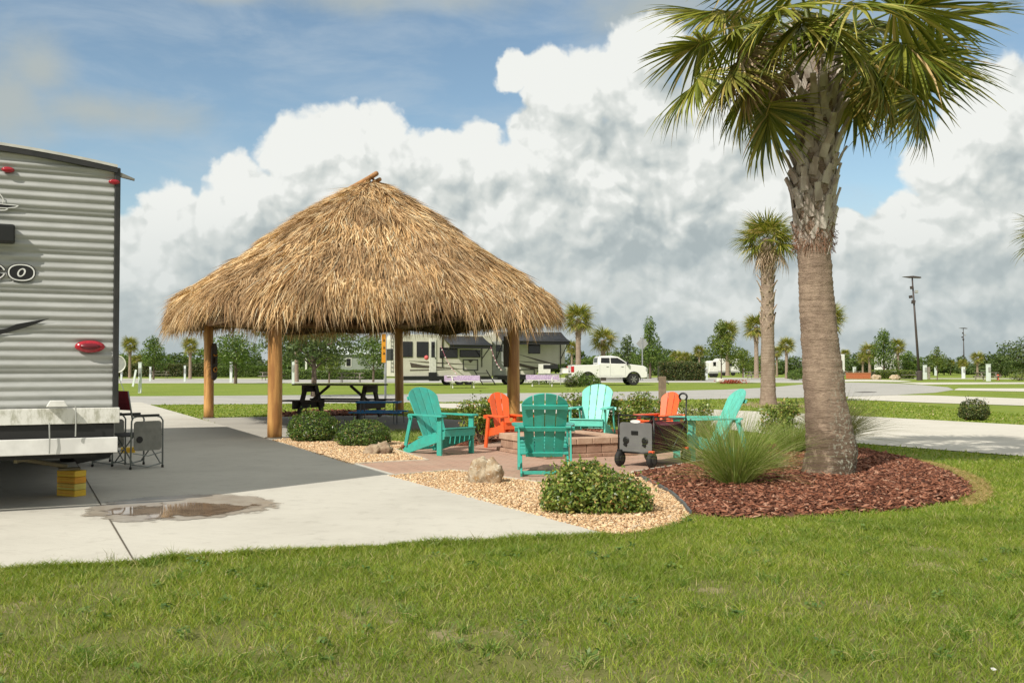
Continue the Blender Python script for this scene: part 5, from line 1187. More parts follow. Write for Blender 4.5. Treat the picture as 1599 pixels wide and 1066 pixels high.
# visible fronds one by one: px, py of the point where the stalk meets the fan, depth offset, fan radius, droop of the fan axis, kind
FT = [(1103,112,-.3,.80,.55,0),(1112,62,.15,.80,.35,0),(1150,100,-.75,.80,.6,1),(1176,128,.3,.70,.9,0),(1206,160,-.2,.72,1.3,0),(1135,18,.4,.90,.2,0),(1165,40,-.8,.85,.5,0),(1190,80,-.3,.8,.8,0),
      (1258,28,-1.0,.88,.55,0),(1225,12,-1.2,.9,.4,0),(1236,95,.6,.7,.9,0),(1305,40,-.9,.80,.7,0),(1330,5,-1.2,.95,.4,0),
      (1352,78,-.5,.80,.9,0),(1398,66,-.35,1.10,.30,0),(1412,84,.35,1.10,.38,0),(1432,150,.1,.68,1.4,0),(1385,95,.8,.85,.8,0),(1395,20,-.5,1.1,.15,0),(1448,28,.3,1.1,.1,0),(1335,140,.5,.62,1.4,0),(1375,118,-.4,.75,1.1,1),
      (1250,-15,-.9,1.0,.1,0),(1320,-30,.6,1.0,0,0),(1195,-25,-.2,.95,0,0),(1290,-70,-.3,1.0,-.2,0),(1235,-75,.3,1.0,-.2,0),(1360,-75,-.2,1.0,-.2,0),(1425,-35,-.1,1.05,0,0),(1150,-45,.2,.95,0,0),(1280,20,1.0,.95,.4,0),(1225,15,1.0,.9,.4,0),(1355,30,1.1,.95,.4,0),(1300,95,.9,.8,.9,0),(1200,60,.9,.85,.7,0),(1165,15,.9,.85,.4,0),(1430,60,1.1,.95,.5,0),(1330,60,1.2,.8,.9,0),(1190,120,.7,.75,1.1,0),(1410,110,.9,.8,.9,0)]
hc = Vector((hx, 0, hz-.05))
def big_frond(px, py, dy, Rf, droop, kd, seed, mtd=None, nm='frond'):
    x_, z_ = head(px, py, dy); hub = Vector((x_, dy, z_)); v = hub-hc; ax = Vector((v.x, v.y, v.z+.0)).normalized(); ax = (ax+Vector((0, 0, -droop*.75))).normalized()
    st_ = hc+Vector((v.x*.08, v.y*.08, -.18+.3*random.random())); mid = (st_+hub)/2+Vector((0, 0, .10*v.length))
    me = frond_mesh(nm, Rf, mtd or (FR_Y if kd else FR_G), seed, int(46+8*Rf), Lp=0.0, droop=.25+.30*min(1, droop), stem=False)
    sd = Vector((-ax.y, ax.x, 0))
    if sd.length < .2: sd = Vector((1, 0, 0))
    sd.normalize(); up = ax.cross(sd)
    if up.z < 0: up = -up; sd = -sd
    Rm = Matrix((ax, sd, ax.cross(sd))).transposed() @ Matrix.Rotation(random.uniform(-.5, .5), 3, 'X')
    vs = [tuple(hub+Rm @ q.co) for q in me.vertices]; fs = [tuple(p.vertices) for p in me.polygons]; bpy.data.meshes.remove(me)
    b = MB(); b.tube([st_, mid, hub, hub+ax*Rf*.22], [.022, .015, .011, .004], 6); n0 = len(vs); vs += b.v; fs += [tuple(n0+i for i in f) for f in b.f]
    m2 = bpy.data.meshes.new(nm); m2.from_pydata(vs, [], fs); m2.materials.append(mtd or (FR_Y if kd else FR_G)); link(bpy.data.objects.new(nm, m2), tp)
for i, f in enumerate(FT): big_frond(*f, 100+i)
for i, f in enumerate(((1160, 70, -.75, .62, 1.6, 0), (1178, 105, -.5, .55, 1.7, 0), (1215, 120, .3, .5, 1.6, 0))): big_frond(*f, 200+i, FR_D, 'dry_frond')

# --- smaller palms share two crowns
def crown_mesh(n, seed, mats=None, lo=-.9, hi=1.35, dead=.12):
    """a whole palm head as one mesh per kind, radius about 1.6"""
    r = random.Random(seed); V = {0: [], 1: []}; F = {0: [], 1: []}
    src = {0: [frond_mesh('f', .92, None, seed+k, 30, Lp=.62, droop=.6, stem=False) for k in range(2)], 1: [frond_mesh('f', .8, None, seed+9, 20, Lp=.6, droop=1.2, stem=False)]}
    for i in range(n):
        azm = i*2.39996+r.uniform(-.2, .2); f = (i+.5)/n; elv = lo+(hi-lo)*(1-f)**.85; kd = 1 if f > 1-dead else 0; me = r.choice(src[kd])
        M = (Quaternion((0, 0, 1), azm) @ Quaternion((0, 1, 0), -elv) @ Quaternion((1, 0, 0), r.uniform(-.4, .4))).to_matrix()*r.uniform(.85, 1.1)
        b = len(V[kd]); V[kd] += [tuple(M @ v.co) for v in me.vertices]; F[kd] += [tuple(b+j for j in p.vertices) for p in me.polygons]
    for L in src.values():
        for me in L: bpy.data.meshes.remove(me)
    return V, F
def palm(label, px, Y, top_py, seed, sc=1.0, group=None, wtr=.2, bootf=0.5, boot_mat=None, mt=None, base_py=None, lean=0, n=26, dead=.12, name='palm_tree'):
    loc = GY(px, Y); H = HY(top_py, Y); t = thing(name, label, 'palm tree', loc, random.uniform(0, 6), group)
    hz_ = H-1.15*sc; sp_ = [(0, 0, -.05, wtr*1.35), (0, 0, .35, wtr*1.1), (lean*.5, 0, hz_*.5, wtr*.92), (lean, 0, hz_-.1, wtr*.9), (lean, 0, hz_+.15, wtr*.6)]
    tm = trunk_mesh(sp_, mt or M_bark2, t, 14 if Y > 60 else 24, .09, .01)
    if bootf: boots(sp_, hz_*(1-bootf), hz_, int(26*bootf*hz_/1.8)+8, t, boot_mat or M_boot2, .34, wtr*.34, .34)
    V, F = crown_mesh(n, seed, dead=dead); 
    for kd, nm, mm in ((0, 'crown', FR_G), (1, 'dry_fronds', FR_D)):
        if V[kd]:
            me = bpy.data.meshes.new(nm); me.from_pydata(V[kd], [], F[kd]); me.materials.append(mm); o = link(bpy.data.objects.new(nm, me), t); o.location = (lean, 0, hz_); o.scale = (sc, sc, sc)
    return t
palm('medium palm with criss-cross leaf bases between driveway and road', 1199, 34.6, 338, 21, .80, wtr=.235, bootf=.55, n=44, dead=.2)
palm('palm at the right edge of the picture with only its frond tips showing', 1656, 34, 322, 31, .9, wtr=.22, n=30)
pA = palm('tall palm just right of the thatched roof behind the white pickup', 903, 92, 477, 41, 1.15, wtr=.25, bootf=.35, n=40, dead=.05)
def palm2(src, label, px, Y, top_py, sc=1.0, group='palms on the far side of the campground'):
    loc = GY(px, Y); s_ = HY(top_py, Y)/(HY(477, 92)); return dup(src, loc, random.uniform(0, 6), label, group, s_*sc)
pA['group'] = 'palms on the far side of the campground'
pB = palm('short palm with yellowish fronds above the bonnet of the white pickup', 942, 96, 513, 51, 1.05, wtr=.22, bootf=.3, n=34, dead=.1)
for (px, Y, py, lb) in [(203, 120, 527, 'distant palm just right of the trailer corner'), (297, 112, 528, 'distant palm in the gap between trailer and left hut post'), (463, 88, 508, 'palm trunk seen between the two left hut posts'),
        (1181, 118, 493, 'distant palm left of the medium palm trunk'), (1228, 112, 528, 'distant small palm between the medium palm and the big trunk'), (1296, 100, 478, 'distant palm hidden behind the big palm trunk, fronds peeking out on its right'),
        (1358, 120, 515, 'distant palm at the left of the brick planter clump'), (1402, 118, 530, 'distant palm right of the dense tree behind the brick planter'), (1347, 150, 537, 'distant orange tinged palm left of the brick planter clump'),
        (1503, 118, 550, 'distant palm beside the second lamp pole'), (1526, 122, 534, 'distant bushy palm right of the second lamp pole'), (1056, 150, 533, 'distant palm above the clipped hedge, left of a pair'), (1070, 152, 535, 'distant palm above the clipped hedge, right of a pair'),
        (1092, 160, 540, 'distant palm left of the young roadside tree'), (1136, 150, 503, 'distant palm behind the young roadside tree'), (893, 160, 533, 'distant palm at the right edge of the thatched roof'), (1213, 140, 541, 'distant small palm low beside the medium palm trunk'), (1320, 165, 546, 'distant palm right of the big palm trunk'), (1484, 160, 553, 'distant low palm left of the second lamp pole'), (214, 135, 540, 'distant palm crown behind the palm near the trailer corner')]:
    palm2(pA if random.random() < .6 else pB, lb, px, Y, py)

# ================================================================ broad-leaved trees
M_tr = mat('tree_bark', (.16, .12, .09), .9, col2=(.10, .075, .055), scale=6)
def tree(name, label, px, Y, top, w, seed, mt, n=2600, L=.22, group=None, shape='round', clear=.25, base_w=.09, nb=9):
    random.seed(seed); loc = GY(px, Y); H = HY(top, Y); t = thing(name, label, 'tree', loc, 0, group); B = []
    zc0 = H*clear
    for i in range(nb):
        f = (i+.5)/nb; a = i*2.4+random.uniform(-.4, .4); z = zc0+(H-zc0)*(.12+.78*f)
        if shape == 'round': rr = w*.5*sqrt(max(.05, 1-(2*f-1)**2*.85))
        elif shape == 'cone': rr = w*.5*(1.05-f)
        else: rr = w*.5*(.75 if f < .75 else .5)
        d = rr*.52*(1 if i < nb-1 else .1); s = max(rr*.62, w*.12)*random.uniform(.85, 1.15); B.append((cos(a)*d, sin(a)*d, z, s, s, (H-zc0)*.17*random.uniform(.85, 1.2)))
    V, F = foliage(B, n, L, .55, rough_=.4, nsc=1.5); np_mesh('crown', V, F, mt, t)
    m = MB(); m.tube([(0, 0, -.05), (.02, 0, H*.25), (0, .03, H*.55), (0, 0, H*.85)], [base_w*1.3, base_w, base_w*.6, base_w*.15], 8)
    for b in B: 
        z = max(zc0*.8, b[2]-H*.18); m.tube([(0, 0, z), (b[0]*.6, b[1]*.6, (z+b[2])/2+.1), (b[0]*1.2, b[1]*1.2, b[2])], [base_w*.45, base_w*.3, .01], 5)
    m.build('trunk', M_tr, t); return t
TG = 'trees dotted between the camp sites'
tree('tree', 'dark oak whose low crown shows under the thatch between the two left hut posts', 490, 44, 497, 4.6, 5, L_tree2, 5200, .17, TG, clear=.42, base_w=.11, nb=11)
tree('tree', 'broad dark oak between the two left hut posts', 368, 78, 520, 4.6, 6, L_tree, 4200, .2, TG, clear=.28, base_w=.11)
tree('tree', 'bright leafy tree left of the hut between trailer and left post', 240, 105, 524, 3.6, 7, L_tree, 2800, .24, TG, 'tall', .2)
tree('tree', 'small round street tree in front of the pale mobile home', 514, 82, 545, 2.9, 8, L_tree3, 2600, .17, TG, 'round', .30, .06)
tree('tree', 'green street tree left of the orange sign', 583, 86, 520, 3.6, 9, L_tree, 3400, .2, TG, 'round', .22, .08)
tree('tree', 'tall pointed tree directly behind the grey diamond sign', 1015, 112, 497, 4.6, 10, L_tree, 4200, .26, TG, 'cone', .12, .12)
tree('tree', 'shorter pointed tree left of the grey diamond sign', 980, 118, 522, 5., 11, L_tree2, 3400, .27, TG, 'cone', .1, .12)
tree('tree', 'young roadside tree with a thin stem left of the medium palm', 1126, 79, 500, 3.6, 12, L_tree3, 3600, .19, TG, 'cone', .36, .05)
tree('tree', 'dense dark tree between palms behind the brick planter', 1380, 116, 514, 3.8, 13, L_tree, 3600, .24, TG, 'tall', .15, .12)
tree('tree', 'thin young tree right of the tall lamp pole', 1463, 98, 540, 2., 14, L_tree3, 1200, .18, TG, 'tall', .3, .04)
tree('tree', 'large spreading dark tree at the far right edge', 1604, 118, 528, 6.8, 15, L_tree2, 4600, .3, TG, 'round', .12, .16, 12)
tree('tree', 'round tree left of the tall lamp pole', 1418, 122, 548, 3.4, 16, L_tree, 2200, .25, TG, 'round', .2)
tree('tree', 'rounded bushy tree right of the utility post on the far right', 1562, 128, 548, 3.2, 17, L_tree2, 2200, .26, TG, 'round', .05)
tree('tree', 'small round tree seen just left of the medium palm trunk', 1160, 122, 545, 3.4, 18, L_tree3, 2000, .24, TG, 'round', .2)
protos = []
TL = 'trees of the far tree line'
random.seed(5)
protos.append(tree('far_tree', 'x', 320, 150, 548, 8, 51, L_tree2, 1500, .55, TL, 'round', .05)); protos.append(tree('far_tree', 'x', 400, 150, 552, 9, 52, L_tree, 1500, .55, TL, 'tall', .05)); protos.append(tree('far_tree', 'x', 1150, 150, 550, 8, 53, L_tree2, 1500, .55, TL, 'cone', .0))
random.seed(77)
def region(px):
    for a, b, s in ((-500, 320, 'left of the left hut post'), (320, 430, 'between the two left hut posts'), (430, 610, 'between the near hut post and the orange sign'), (610, 890, 'behind the two caravans'), (890, 1020, 'behind the white pickup'),
                    (1020, 1110, 'behind the clipped hedge'), (1110, 1250, 'around the medium palm'), (1250, 1345, 'behind the big palm trunk'), (1345, 1430, 'behind the brick planter'), (1430, 1510, 'between the two lamp poles'), (1510, 3000, 'right of the second lamp pole')):
        if a <= px < b: return s
ordn = ['first', 'second', 'third', 'fourth', 'fifth', 'sixth', 'seventh', 'eighth', 'ninth', 'tenth', 'eleventh', 'twelfth', 'thirteenth', 'fourteenth', 'fifteenth', 'sixteenth', 'seventeenth', 'eighteenth']
items = []
px = 176
while px < 1640:
    items.append((px, random.uniform(150, 178), random.choice([0, 1, 2]), random.uniform(.75, 1.25))); px += random.uniform(15, 31)*(1.5 if 620 < px < 880 else 1)
cnt = {}; first = {0: True, 1: True, 2: True}
for px, Y, k, s_ in items:
    rg = region(px); cnt[rg] = cnt.get(rg, 0)+1; lb = f'far tree, {ordn[min(cnt[rg]-1, 17)]} from left {rg}'; base = protos[k]; H0 = 4.1
    s2 = random.uniform(2.3, 4.3)/3.6*(.85 if px > 1100 else 1)*1.08
    if first[k]: base.location = GY(px, Y); base['label'] = lb; base.scale = (s2, s2, s2); base.rotation_euler = (0, 0, random.uniform(0, 6)); first[k] = False
    else: dup(base, GY(px, Y), random.uniform(0, 6), lb, TL, s2)

# clipped hedges
def hedge(label, px0, px1, Y, h, dp=1.2, mt=None, dens=900):
    a, b = GY(px0, Y), GY(px1, Y); Ln = (b-a).length; t = thing('hedge', label, 'hedge', (a+b)/2, 0); n = int(Ln*h*dens*.5)
    x = rng.uniform(-Ln/2, Ln/2, n); yy = rng.uniform(-dp/2, dp/2, n); z = rng.uniform(0, h, n); f = rng.random(n); top = f < .3; z[top] = h*rng.uniform(.88, 1.04, top.sum()); fr = (f >= .3) & (f < .85); yy[fr] = -dp/2+rng.uniform(-.06, .15, fr.sum())
    z = z*(.9+.2*fbm(x, yy, 1.2)); V, F = leaves(np.stack([x, yy, z], 1), rng.normal(size=(n, 3))+[0, -.6, .5], .16, .09); np_mesh('foliage', V, F, mt or L_dark, t)
    MB().box((0, 0, h*.42), (Ln*.98, dp*.6, h*.8)).build('branches', mat('hedge_inside', (.03, .035, .012), .95), t); return t
hedge('dark clipped hedge right of the diamond sign', 1027, 1100, 96, 1.75, 1.6)
hedge('low flower hedge in front of the pale mobile home', 440, 600, 104, 1.0, 1.4, L_tree)
hedge('low dark hedge behind the white posts on the left', 178, 330, 132, 1.7, 1.4)
hedge('low hedge between the two left hut posts in the distance', 336, 436, 128, 1.4, 1.4, L_tree)
hedge('green planting on top of the brick planter', 1362, 1425, 112, .95, 1.6, L_tree3)
hedge('low hedge behind the picnic table left of the medium palm', 1228, 1264, 112, .9, 1.4, L_tree)
for (px, Y, w, h, lb, mt) in [(905, 66, 1.0, .95, 'green bush in front of the rear wheel of the white pickup', L_tree), (890, 65, .8, .62, 'low dark bush left of the bush by the white pickup', L_dark), (926, 66, .9, .75, 'green bush under the doors of the white pickup', L_tree), (1590, 96, 2.0, 1.1, 'dark round bush at the far right edge', L_dark), (1240, 100, 1.4, .8, 'small bush between medium palm and big trunk', L_tree), (840, 82, 2.2, .7, 'flower bed bush under the right caravan awning', L_tree)]:
    shrub('bush', lb, GY(px, Y), [(0, 0, h*.5, w/2, w/2, h*.55), (w*.2, 0, h*.35, w*.4, w*.4, h*.4)], 900, .13, mt, 'bush', 'bushes on the far sites')

# ================================================================ caravans beyond the road
cream = mat('caravan_cream', (.62, .60, .51), .4, col2=(.56, .54, .46), scale=1.2); blackp = mat('black_panel', (.015, .015, .016), .35); glass = mat('dark_window', (.012, .013, .015), .12, spec=.6); whp = mat('white_panel', (.72, .72, .66), .4); awn = mat('awning_fabric', (.03, .033, .038), .7, col2=(.02, .022, .026), scale=2); brn = mat('brown_stripe', (.09, .07, .055), .5); gryp = mat('grey_panel', (.36, .37, .36), .5)
def caravan(label, px0, Y, L, H, Wd=2.5, flip=False, kind=0):
    org = GY(px0, Y); t = thing('caravan', label, 'caravan', org, ANG if kind == 0 else ANG*.6)
    zb = .62
    if kind == 0: pr = [(0, zb), (0, H-.35), (.25, H), (L-.1, H), (L, H-.25), (L, zb)]
    else: pr = [(0, zb), (0, H-.2), (.2, H), (L-1.1, H), (L-.35, H-.28), (L, H-1.0), (L-.05, 1.55), (L-2.1, 1.35), (L-2.3, zb)]
    MB().prism([(x, 0, z) for x, z in pr], (0, Wd, 0)).build('body', cream, t, bevel=.05)
    sd = MB(); sd.box((L*.38, -.003, zb-.0), (L*.70, .03, .10)); sd.build('skirt_trim', blackp, t)
    def win(x0, x1, z0, z1, nm='window', m=glass):
        f = MB().box(((x0+x1)/2, -.02, (z0+z1)/2), (x1-x0+.1, .05, z1-z0+.1)).build(nm, blackp, t, bevel=.03); MB().box(((x0+x1)/2, -.05, (z0+z1)/2), (x1-x0, .02, z1-z0)).build('pane', m, f)
    def stripe(pts, m=brn): MB().prism([(x, -.004, z) for x, z in pts], (0, -.012, 0)).build('stripe_decal', m, t)
    def awning(x0, x1, z0, z1, out):
        a = MB(); a.grid([[(x, -.02-out*f, z0+(z1-z0)*f-.05*sin(pi*f)) for x in (x0, x1)] for f in (0, .33, .66, 1)]); ao = a.build('awning', awn, t, smooth=True, solid=.03)
        b = MB(); b.tube([(x0-.05, -.02-out, z1-.03), (x1+.05, -.02-out, z1-.03)], .07, 8); b.box(((x0+x1)/2, -.02-out, z1-.16), (x1-x0, .02, .2)); b.build('awning_roller', blackp, ao)
        for x in (x0+.05, x1-.05):
            c_ = MB(); c_.beam((x, -.04, 1.9), (x, -out*.98, z1-.04), .05, .05); c_.beam((x, -.04, z0-.1), (x, -.04, 1.3), .05, .06); c_.build('awning_arm', blackp, ao)
    if kind == 0:
        win(.45, 1.15, 2.05, 3.05); win(1.55, 2.35, 2.05, 3.05); win(3.3, 4.6, 2.0, 2.65); win(4.85, 6.4, 2.05, 2.5)
        d = MB().box((2.72, -.03, 2.05), (.52, .06, 2.5)).build('door', whp, t, bevel=.02); MB().box((2.72, -.07, 2.55), (.26, .02, 1.1)).build('pane', glass, d); MB().box((2.9, -.075, 1.95), (.05, .03, .12)).build('handle', blackp, d)
        f = MB(); f.ring([(5.05, -.03, 1.85), (6.25, -.03, 1.85), (6.25, -.03, 1.05), (5.05, -.03, 1.05)], [(5.11, -.03, 1.79), (6.19, -.03, 1.79), (6.19, -.03, 1.11), (5.11, -.03, 1.11)], (0, -.02, 0)); f.build('baggage_door', blackp, t); MB().prism([(5.45, -.025, 1.78), (5.85, -.025, 1.78), (5.65, -.025, 1.6)], (0, -.01, 0)).build('decal', brn, t)
        stripe([(.9, 1.75), (2.4, 1.6), (4.2, 1.52), (6.3, 1.45), (4.2, 1.58), (2.4, 1.68)]); stripe([(1.0, 1.62), (2.4, 1.35), (3.6, 1.22), (2.2, 1.24), (1.1, 1.28)]); stripe([(1.0, 1.12), (4.8, 1.18), (3, 1.08), (1.0, 1.04)]); stripe([(1.2, 1.5), (3, 1.35), (5.4, 1.15), (3.2, 1.25)])
        awning(3.4, 6.6, H-.12, H-.75, 1.7)
        ladder = MB(); 
        for y in (.5, .95): ladder.tube([(-.06, y, .9), (-.06, y, H)], .02, 6)
        for k in range(9): ladder.tube([(-.06, .5, 1.0+k*.3), (-.06, .95, 1.0+k*.3)], .02, 6)
        ladder.build('ladder', blackp, t); MB().box((-.02, 1.4, 2.2), (.05, 1.4, .8)).build('rear_window', blackp, t); MB().box((7.0, .7, 1.9), (.78, 1.2, 3.0)).build('slide_out', blackp, t, bevel=.03)
        for y in (.15, 2.2): MB().box((-.02, y+.05, 1.35), (.04, .12, .3)).build('tail_light', mat('tail_red', (.4, .02, .02), .3), t)
        wx = (3.9, 4.9, 5.6)
        MB().box((2.72, -.3, .35), (.6, .5, .06)).build('entry_step', blackp, t); MB().box((2.72, -.02, .68), (.62, .10, .5)).build('door_sill', blackp, t)
    else:
        win(1.1, 1.7, 2.0, 2.75); win(L-2.9, L-2.05, 2.35, 3.05); d = MB().box((.55, -.03, 1.95), (1.05, .06, 2.5)).build('slide_out', gryp, t, bevel=.03); MB().box((.55, -.065, 2.7), (.5, .02, .5)).build('pane', glass, d)
        stripe([(1.9, 2.3), (3.6, 1.75), (5.0, 1.45), (L-.6, 1.5), (4.6, 1.62), (3.2, 1.98)]); stripe([(2.0, 1.62), (3.4, 1.3), (4.4, 1.2), (3.0, 1.15), (2.1, 1.38)]); stripe([(1.4, 1.8), (3.0, 1.62), (4.3, 1.6), (2.6, 1.72)])
        f = MB(); f.ring([(2.1, -.03, 1.15), (3.3, -.03, 1.15), (3.3, -.03, .68), (2.1, -.03, .68)], [(2.16, -.03, 1.09), (3.24, -.03, 1.09), (3.24, -.03, .74), (2.16, -.03, .74)], (0, -.02, 0)); f.build('baggage_door', blackp, t)
        awning(.3, L-.35, H-.05, H-.75, 1.9); wx = (1.2, 2.2)
        MB().tube([(L-1.3, .7, .1), (L-1.3, .7, 1.45)], .06, 8).build('landing_leg', blackp, t); MB().box((L*.5, 1.2, H+.12), (.9, .9, .24)).build('air_conditioner', whp, t, bevel=.05)
    for x in wx:
        w = MB().lathe([(.22, -.12), (.37, -.12), (.39, 0), (.37, .12), (.22, .12)], 20, (x, .25, .38), RX(pi/2)).build('wheel', mat('far_tyre', (.02, .02, .02), .8), t); MB().lathe([(.2, -.1), (.2, .13)], 14, (x, .25, .38), RX(pi/2)).build('rim', gryp, w)
    st_ = MB().box((L*.3 if kind == 0 else 1.8, .4, .5), (L*.5, 1.4, .25)).build('chassis', blackp, t)
    return t
caravan('cream caravan with a rear ladder, seen under the left half of the thatched roof', 619, 70, 7.4, 3.62)
caravan('cream caravan with long dark awning and brown swoosh stripes, left of the white pickup', 768, 74, 5.75, 3.95, kind=1)

def pickup():
    t = thing('pickup_truck', 'white four-door pickup truck with its tailgate open, parked beyond the road', 'pickup truck', GY(893, 70.5), R(6)); t.scale = (1, 1, 1.06)
    wh = mat('white_car_paint', (.74, .74, .71), .25, col2=(.70, .70, .67), scale=2, coat=.5); gl = glass; blk = blackp; L, Wd = 5.45, 1.95
    pr = [(0, .62), (0, 1.28), (.05, 1.36), (1.75, 1.38), (1.95, 1.42), (2.02, 1.50), (4.15, 1.42), (5.15, 1.32), (5.38, 1.20), (5.45, .95), (5.42, .55), (5.25, .50)]
    def arch(cx, r, n=9): return [(cx+r*cos(a), .42+r*sin(a)) for a in np.linspace(0, pi, n)]
    pr += [(4.95, .50)]+[p for p in arch(4.45, .50) if p[1] > .5]+[(3.9, .52), (1.75, .52)]+[p for p in arch(1.15, .48) if p[1] > .5]+[(.6, .55)]
    MB().prism([(x, 0, z) for x, z in pr], (0, Wd, 0)).build('body', wh, t, bevel=.04)
    cab = MB(); b0 = [(1.86, 1.40), (4.15, 1.40), (3.35, 1.93), (2.9, 1.99), (2.05, 1.97), (1.90, 1.85)]; q0 = [Vector((x, .05+.16*(z-1.4)/.6, z)) for x, z in b0]; q1 = [Vector((x, Wd-.05-.16*(z-1.4)/.6, z)) for x, z in b0]
    n = len(b0); cab.add(q0+q1, [tuple(reversed(range(n))), tuple(range(n, 2*n))]+[(i, (i+1) % n, n+(i+1) % n, n+i) for i in range(n)]); cab.build('cab', wh, t, bevel=.05)
    def w(pts): 
        return MB().prism([(x, .035+.16*(z-1.4)/.6, z) for x, z in pts], (0, -.012, 0)).build('side_window', gl, t)
    w([(2.08, 1.47), (2.72, 1.47), (2.72, 1.85), (2.12, 1.85)]); w([(2.80, 1.47), (3.92, 1.47), (3.72, 1.62), (3.30, 1.85), (2.80, 1.85)])
    MB().prism([(1.90, .3, 1.5), (1.90, Wd-.3, 1.5), (1.92, Wd-.35, 1.85), (1.92, .35, 1.85)], (-.03, 0, 0)).build('rear_window', gl, t)
    sm = MB(); sm.box((2.76, -.004, 1.05), (.012, .006, .8)); sm.box((3.85, -.004, 1.0), (.012, .006, .85)); sm.box((2.0, -.004, 1.0), (.012, .006, .8)); sm.box((2.9, -.004, .66), (1.9, .006, .012)); sm.build('door_seam', gryp, t)
    hd = MB(); hd.box((2.55, -.02, 1.26), (.17, .03, .035)); hd.box((3.62, -.02, 1.26), (.17, .03, .035)); hd.build('door_handle', gryp, t)
    MB().box((3.95, -.16, 1.48), (.10, .22, .24)).build('wing_mirror', blk, t, bevel=.03)
    MB().box((.05, .015, 1.08), (.22, .07, .40)).build('tail_light', mat('tail_lens', (.5, .015, .02), .3), t, bevel=.02); MB().box((.05, Wd-.015, 1.08), (.2, .07, .4)).build('tail_light', mat('tail_lens2', (.5, .015, .02), .3), t)
    MB().box((5.38, .10, 1.05), (.14, .24, .22)).build('headlight', gryp, t, bevel=.02)
    MB().box((-.32, Wd/2, .83), (.62, Wd-.2, .06)).build('tailgate', wh, t, bevel=.02); MB().box((-.08, Wd/2, .58), (.22, Wd-.1, .18)).build('rear_bumper', gryp, t, bevel=.03); MB().box((5.47, Wd/2, .62), (.12, Wd-.05, .30)).build('front_bumper', gryp, t, bevel=.03)
    MB().box((.95, Wd/2, 1.36), (1.55, Wd-.3, .04)).build('bed_interior', blk, t); MB().box((2.85, -.06, .46), (1.9, .16, .06)).build('running_board', blk, t)
    for cx in (1.15, 4.45):
        a = MB(); po = [(cx+.52*cos(x), -.008, .42+.52*sin(x)) for x in np.linspace(-.1, pi+.1, 14)]; pi2 = [(cx+.46*cos(x), -.008, .42+.46*sin(x)) for x in np.linspace(-.1, pi+.1, 14)]
        for i in range(13): a.add([po[i], po[i+1], pi2[i+1], pi2[i]], [(0, 1, 2, 3)])
        a.build('wheel_arch_trim', blk, t, solid=.03)
        for y in (.12, Wd-.12):
            wl = MB().lathe([(.24, -.13), (.38, -.13), (.41, -.05), (.41, .05), (.38, .13), (.24, .13)], 24, (cx, y, .41), RX(pi/2)).build('wheel', mat('truck_tyre', (.02, .02, .02), .8), t)
            r_ = MB(); r_.lathe([(.25, -.10), (.25, .12)], 18, (cx, y, .41), RX(pi/2)); 
            for k in range(6): a_ = k*pi/3; r_.beam((cx, y-.135, .41), (cx+.23*cos(a_), y-.135, .41+.23*sin(a_)), .06, .02, (0, 1, 0))
            r_.build('rim', mat('alloy', (.45, .45, .45), .3, metal=.8), wl)
    return t
pickup()
# gear on the tailgate and between the caravans
t = thing('outdoor_kitchen_cart', 'white and black cart of camp gear standing behind the open tailgate', 'cart', GY(848, 74), 0)
MB().box((.1, 0, 1.15), (.9, .5, .75)).build('cabinet', whp, t, bevel=.03); MB().box((.55, -.02, 1.32), (1.1, .5, .32)).build('black_box', blackp, t, bevel=.03); m = MB()
for x in (-.3, .5, 1.3): m.tube([(x, 0, 0), (x, 0, 1.2)], .03, 6)
m.box((.5, 0, .8), (1.8, .5, .05)); m.build('frame', gryp, t)
t = thing('cooler_box', 'white cooler box standing on the open tailgate of the pickup', 'cooler', GY(893, 70.5)+Vector((-.45, .9, .86)), R(6)); MB().box((0, 0, .17), (.42, .6, .34)).build('body', whp, t, bevel=.03); MB().box((0, 0, .36), (.44, .62, .05)).build('lid', gryp, t, bevel=.02)

# picnic tables on the far sites, two with patterned cloths
gtab = picnic_table('white picnic table under the purple cloth in front of the left caravan', GY(722, 62)+Vector((0, 0, 0)), R(8), whp, 2.0, .76, group='picnic tables on the far sites')
def far_table(px, Y, lb, rz=0, sc=1): return dup(gtab, GY(px, Y), rz, lb, 'picnic tables on the far sites', sc)
far_table(847, 66.5, 'white picnic table under the purple cloth in front of the right caravan', R(-4))
def cloth_m():
    m = bpy.data.materials.new('purple_pattern'); m.use_nodes = True; q = NT(m.node_tree); bs = m.node_tree.nodes['Principled BSDF']; v = q.n('ShaderNodeTexCoord').outputs['Object']
    ch = q.noise(q.vm('MULTIPLY', v, (1, 1, 1.3)), 17, 5, .7); q.put(bs.inputs['Base Color'], q.mix(q.sm(ch, .38, .62), (.60, .50, .62), (.24, .15, .32))); bs.inputs['Roughness'].default_value = .9; return m
CM = cloth_m()
for px, Y, lb in ((722, 62, 'purple patterned cloth over the table in front of the left caravan'), (847, 66.5, 'purple patterned cloth over the table in front of the right caravan')):
    c = GY(px, Y); mb = MB(); xs_ = np.linspace(-1.1, 1.1, 15)
    mb.grid([[(x, y, z+(.03*sin(x*9) if z < .7 else 0)) for x in xs_] for y, z in ((-.42, .42), (-.41, .6), (-.40, .785), (.40, .785), (.41, .5))]); o = mb.build('tablecloth', CM, None, smooth=False, solid=.01); o.location = c; tag(o, lb, 'tablecloth', 'purple tablecloths')
gtab2 = picnic_table('grey picnic table by the white kerb, seen over the dark table under the hut', GY(548, 84), R(4), M_grw, 2.2, .8, group='picnic tables on the far sites')
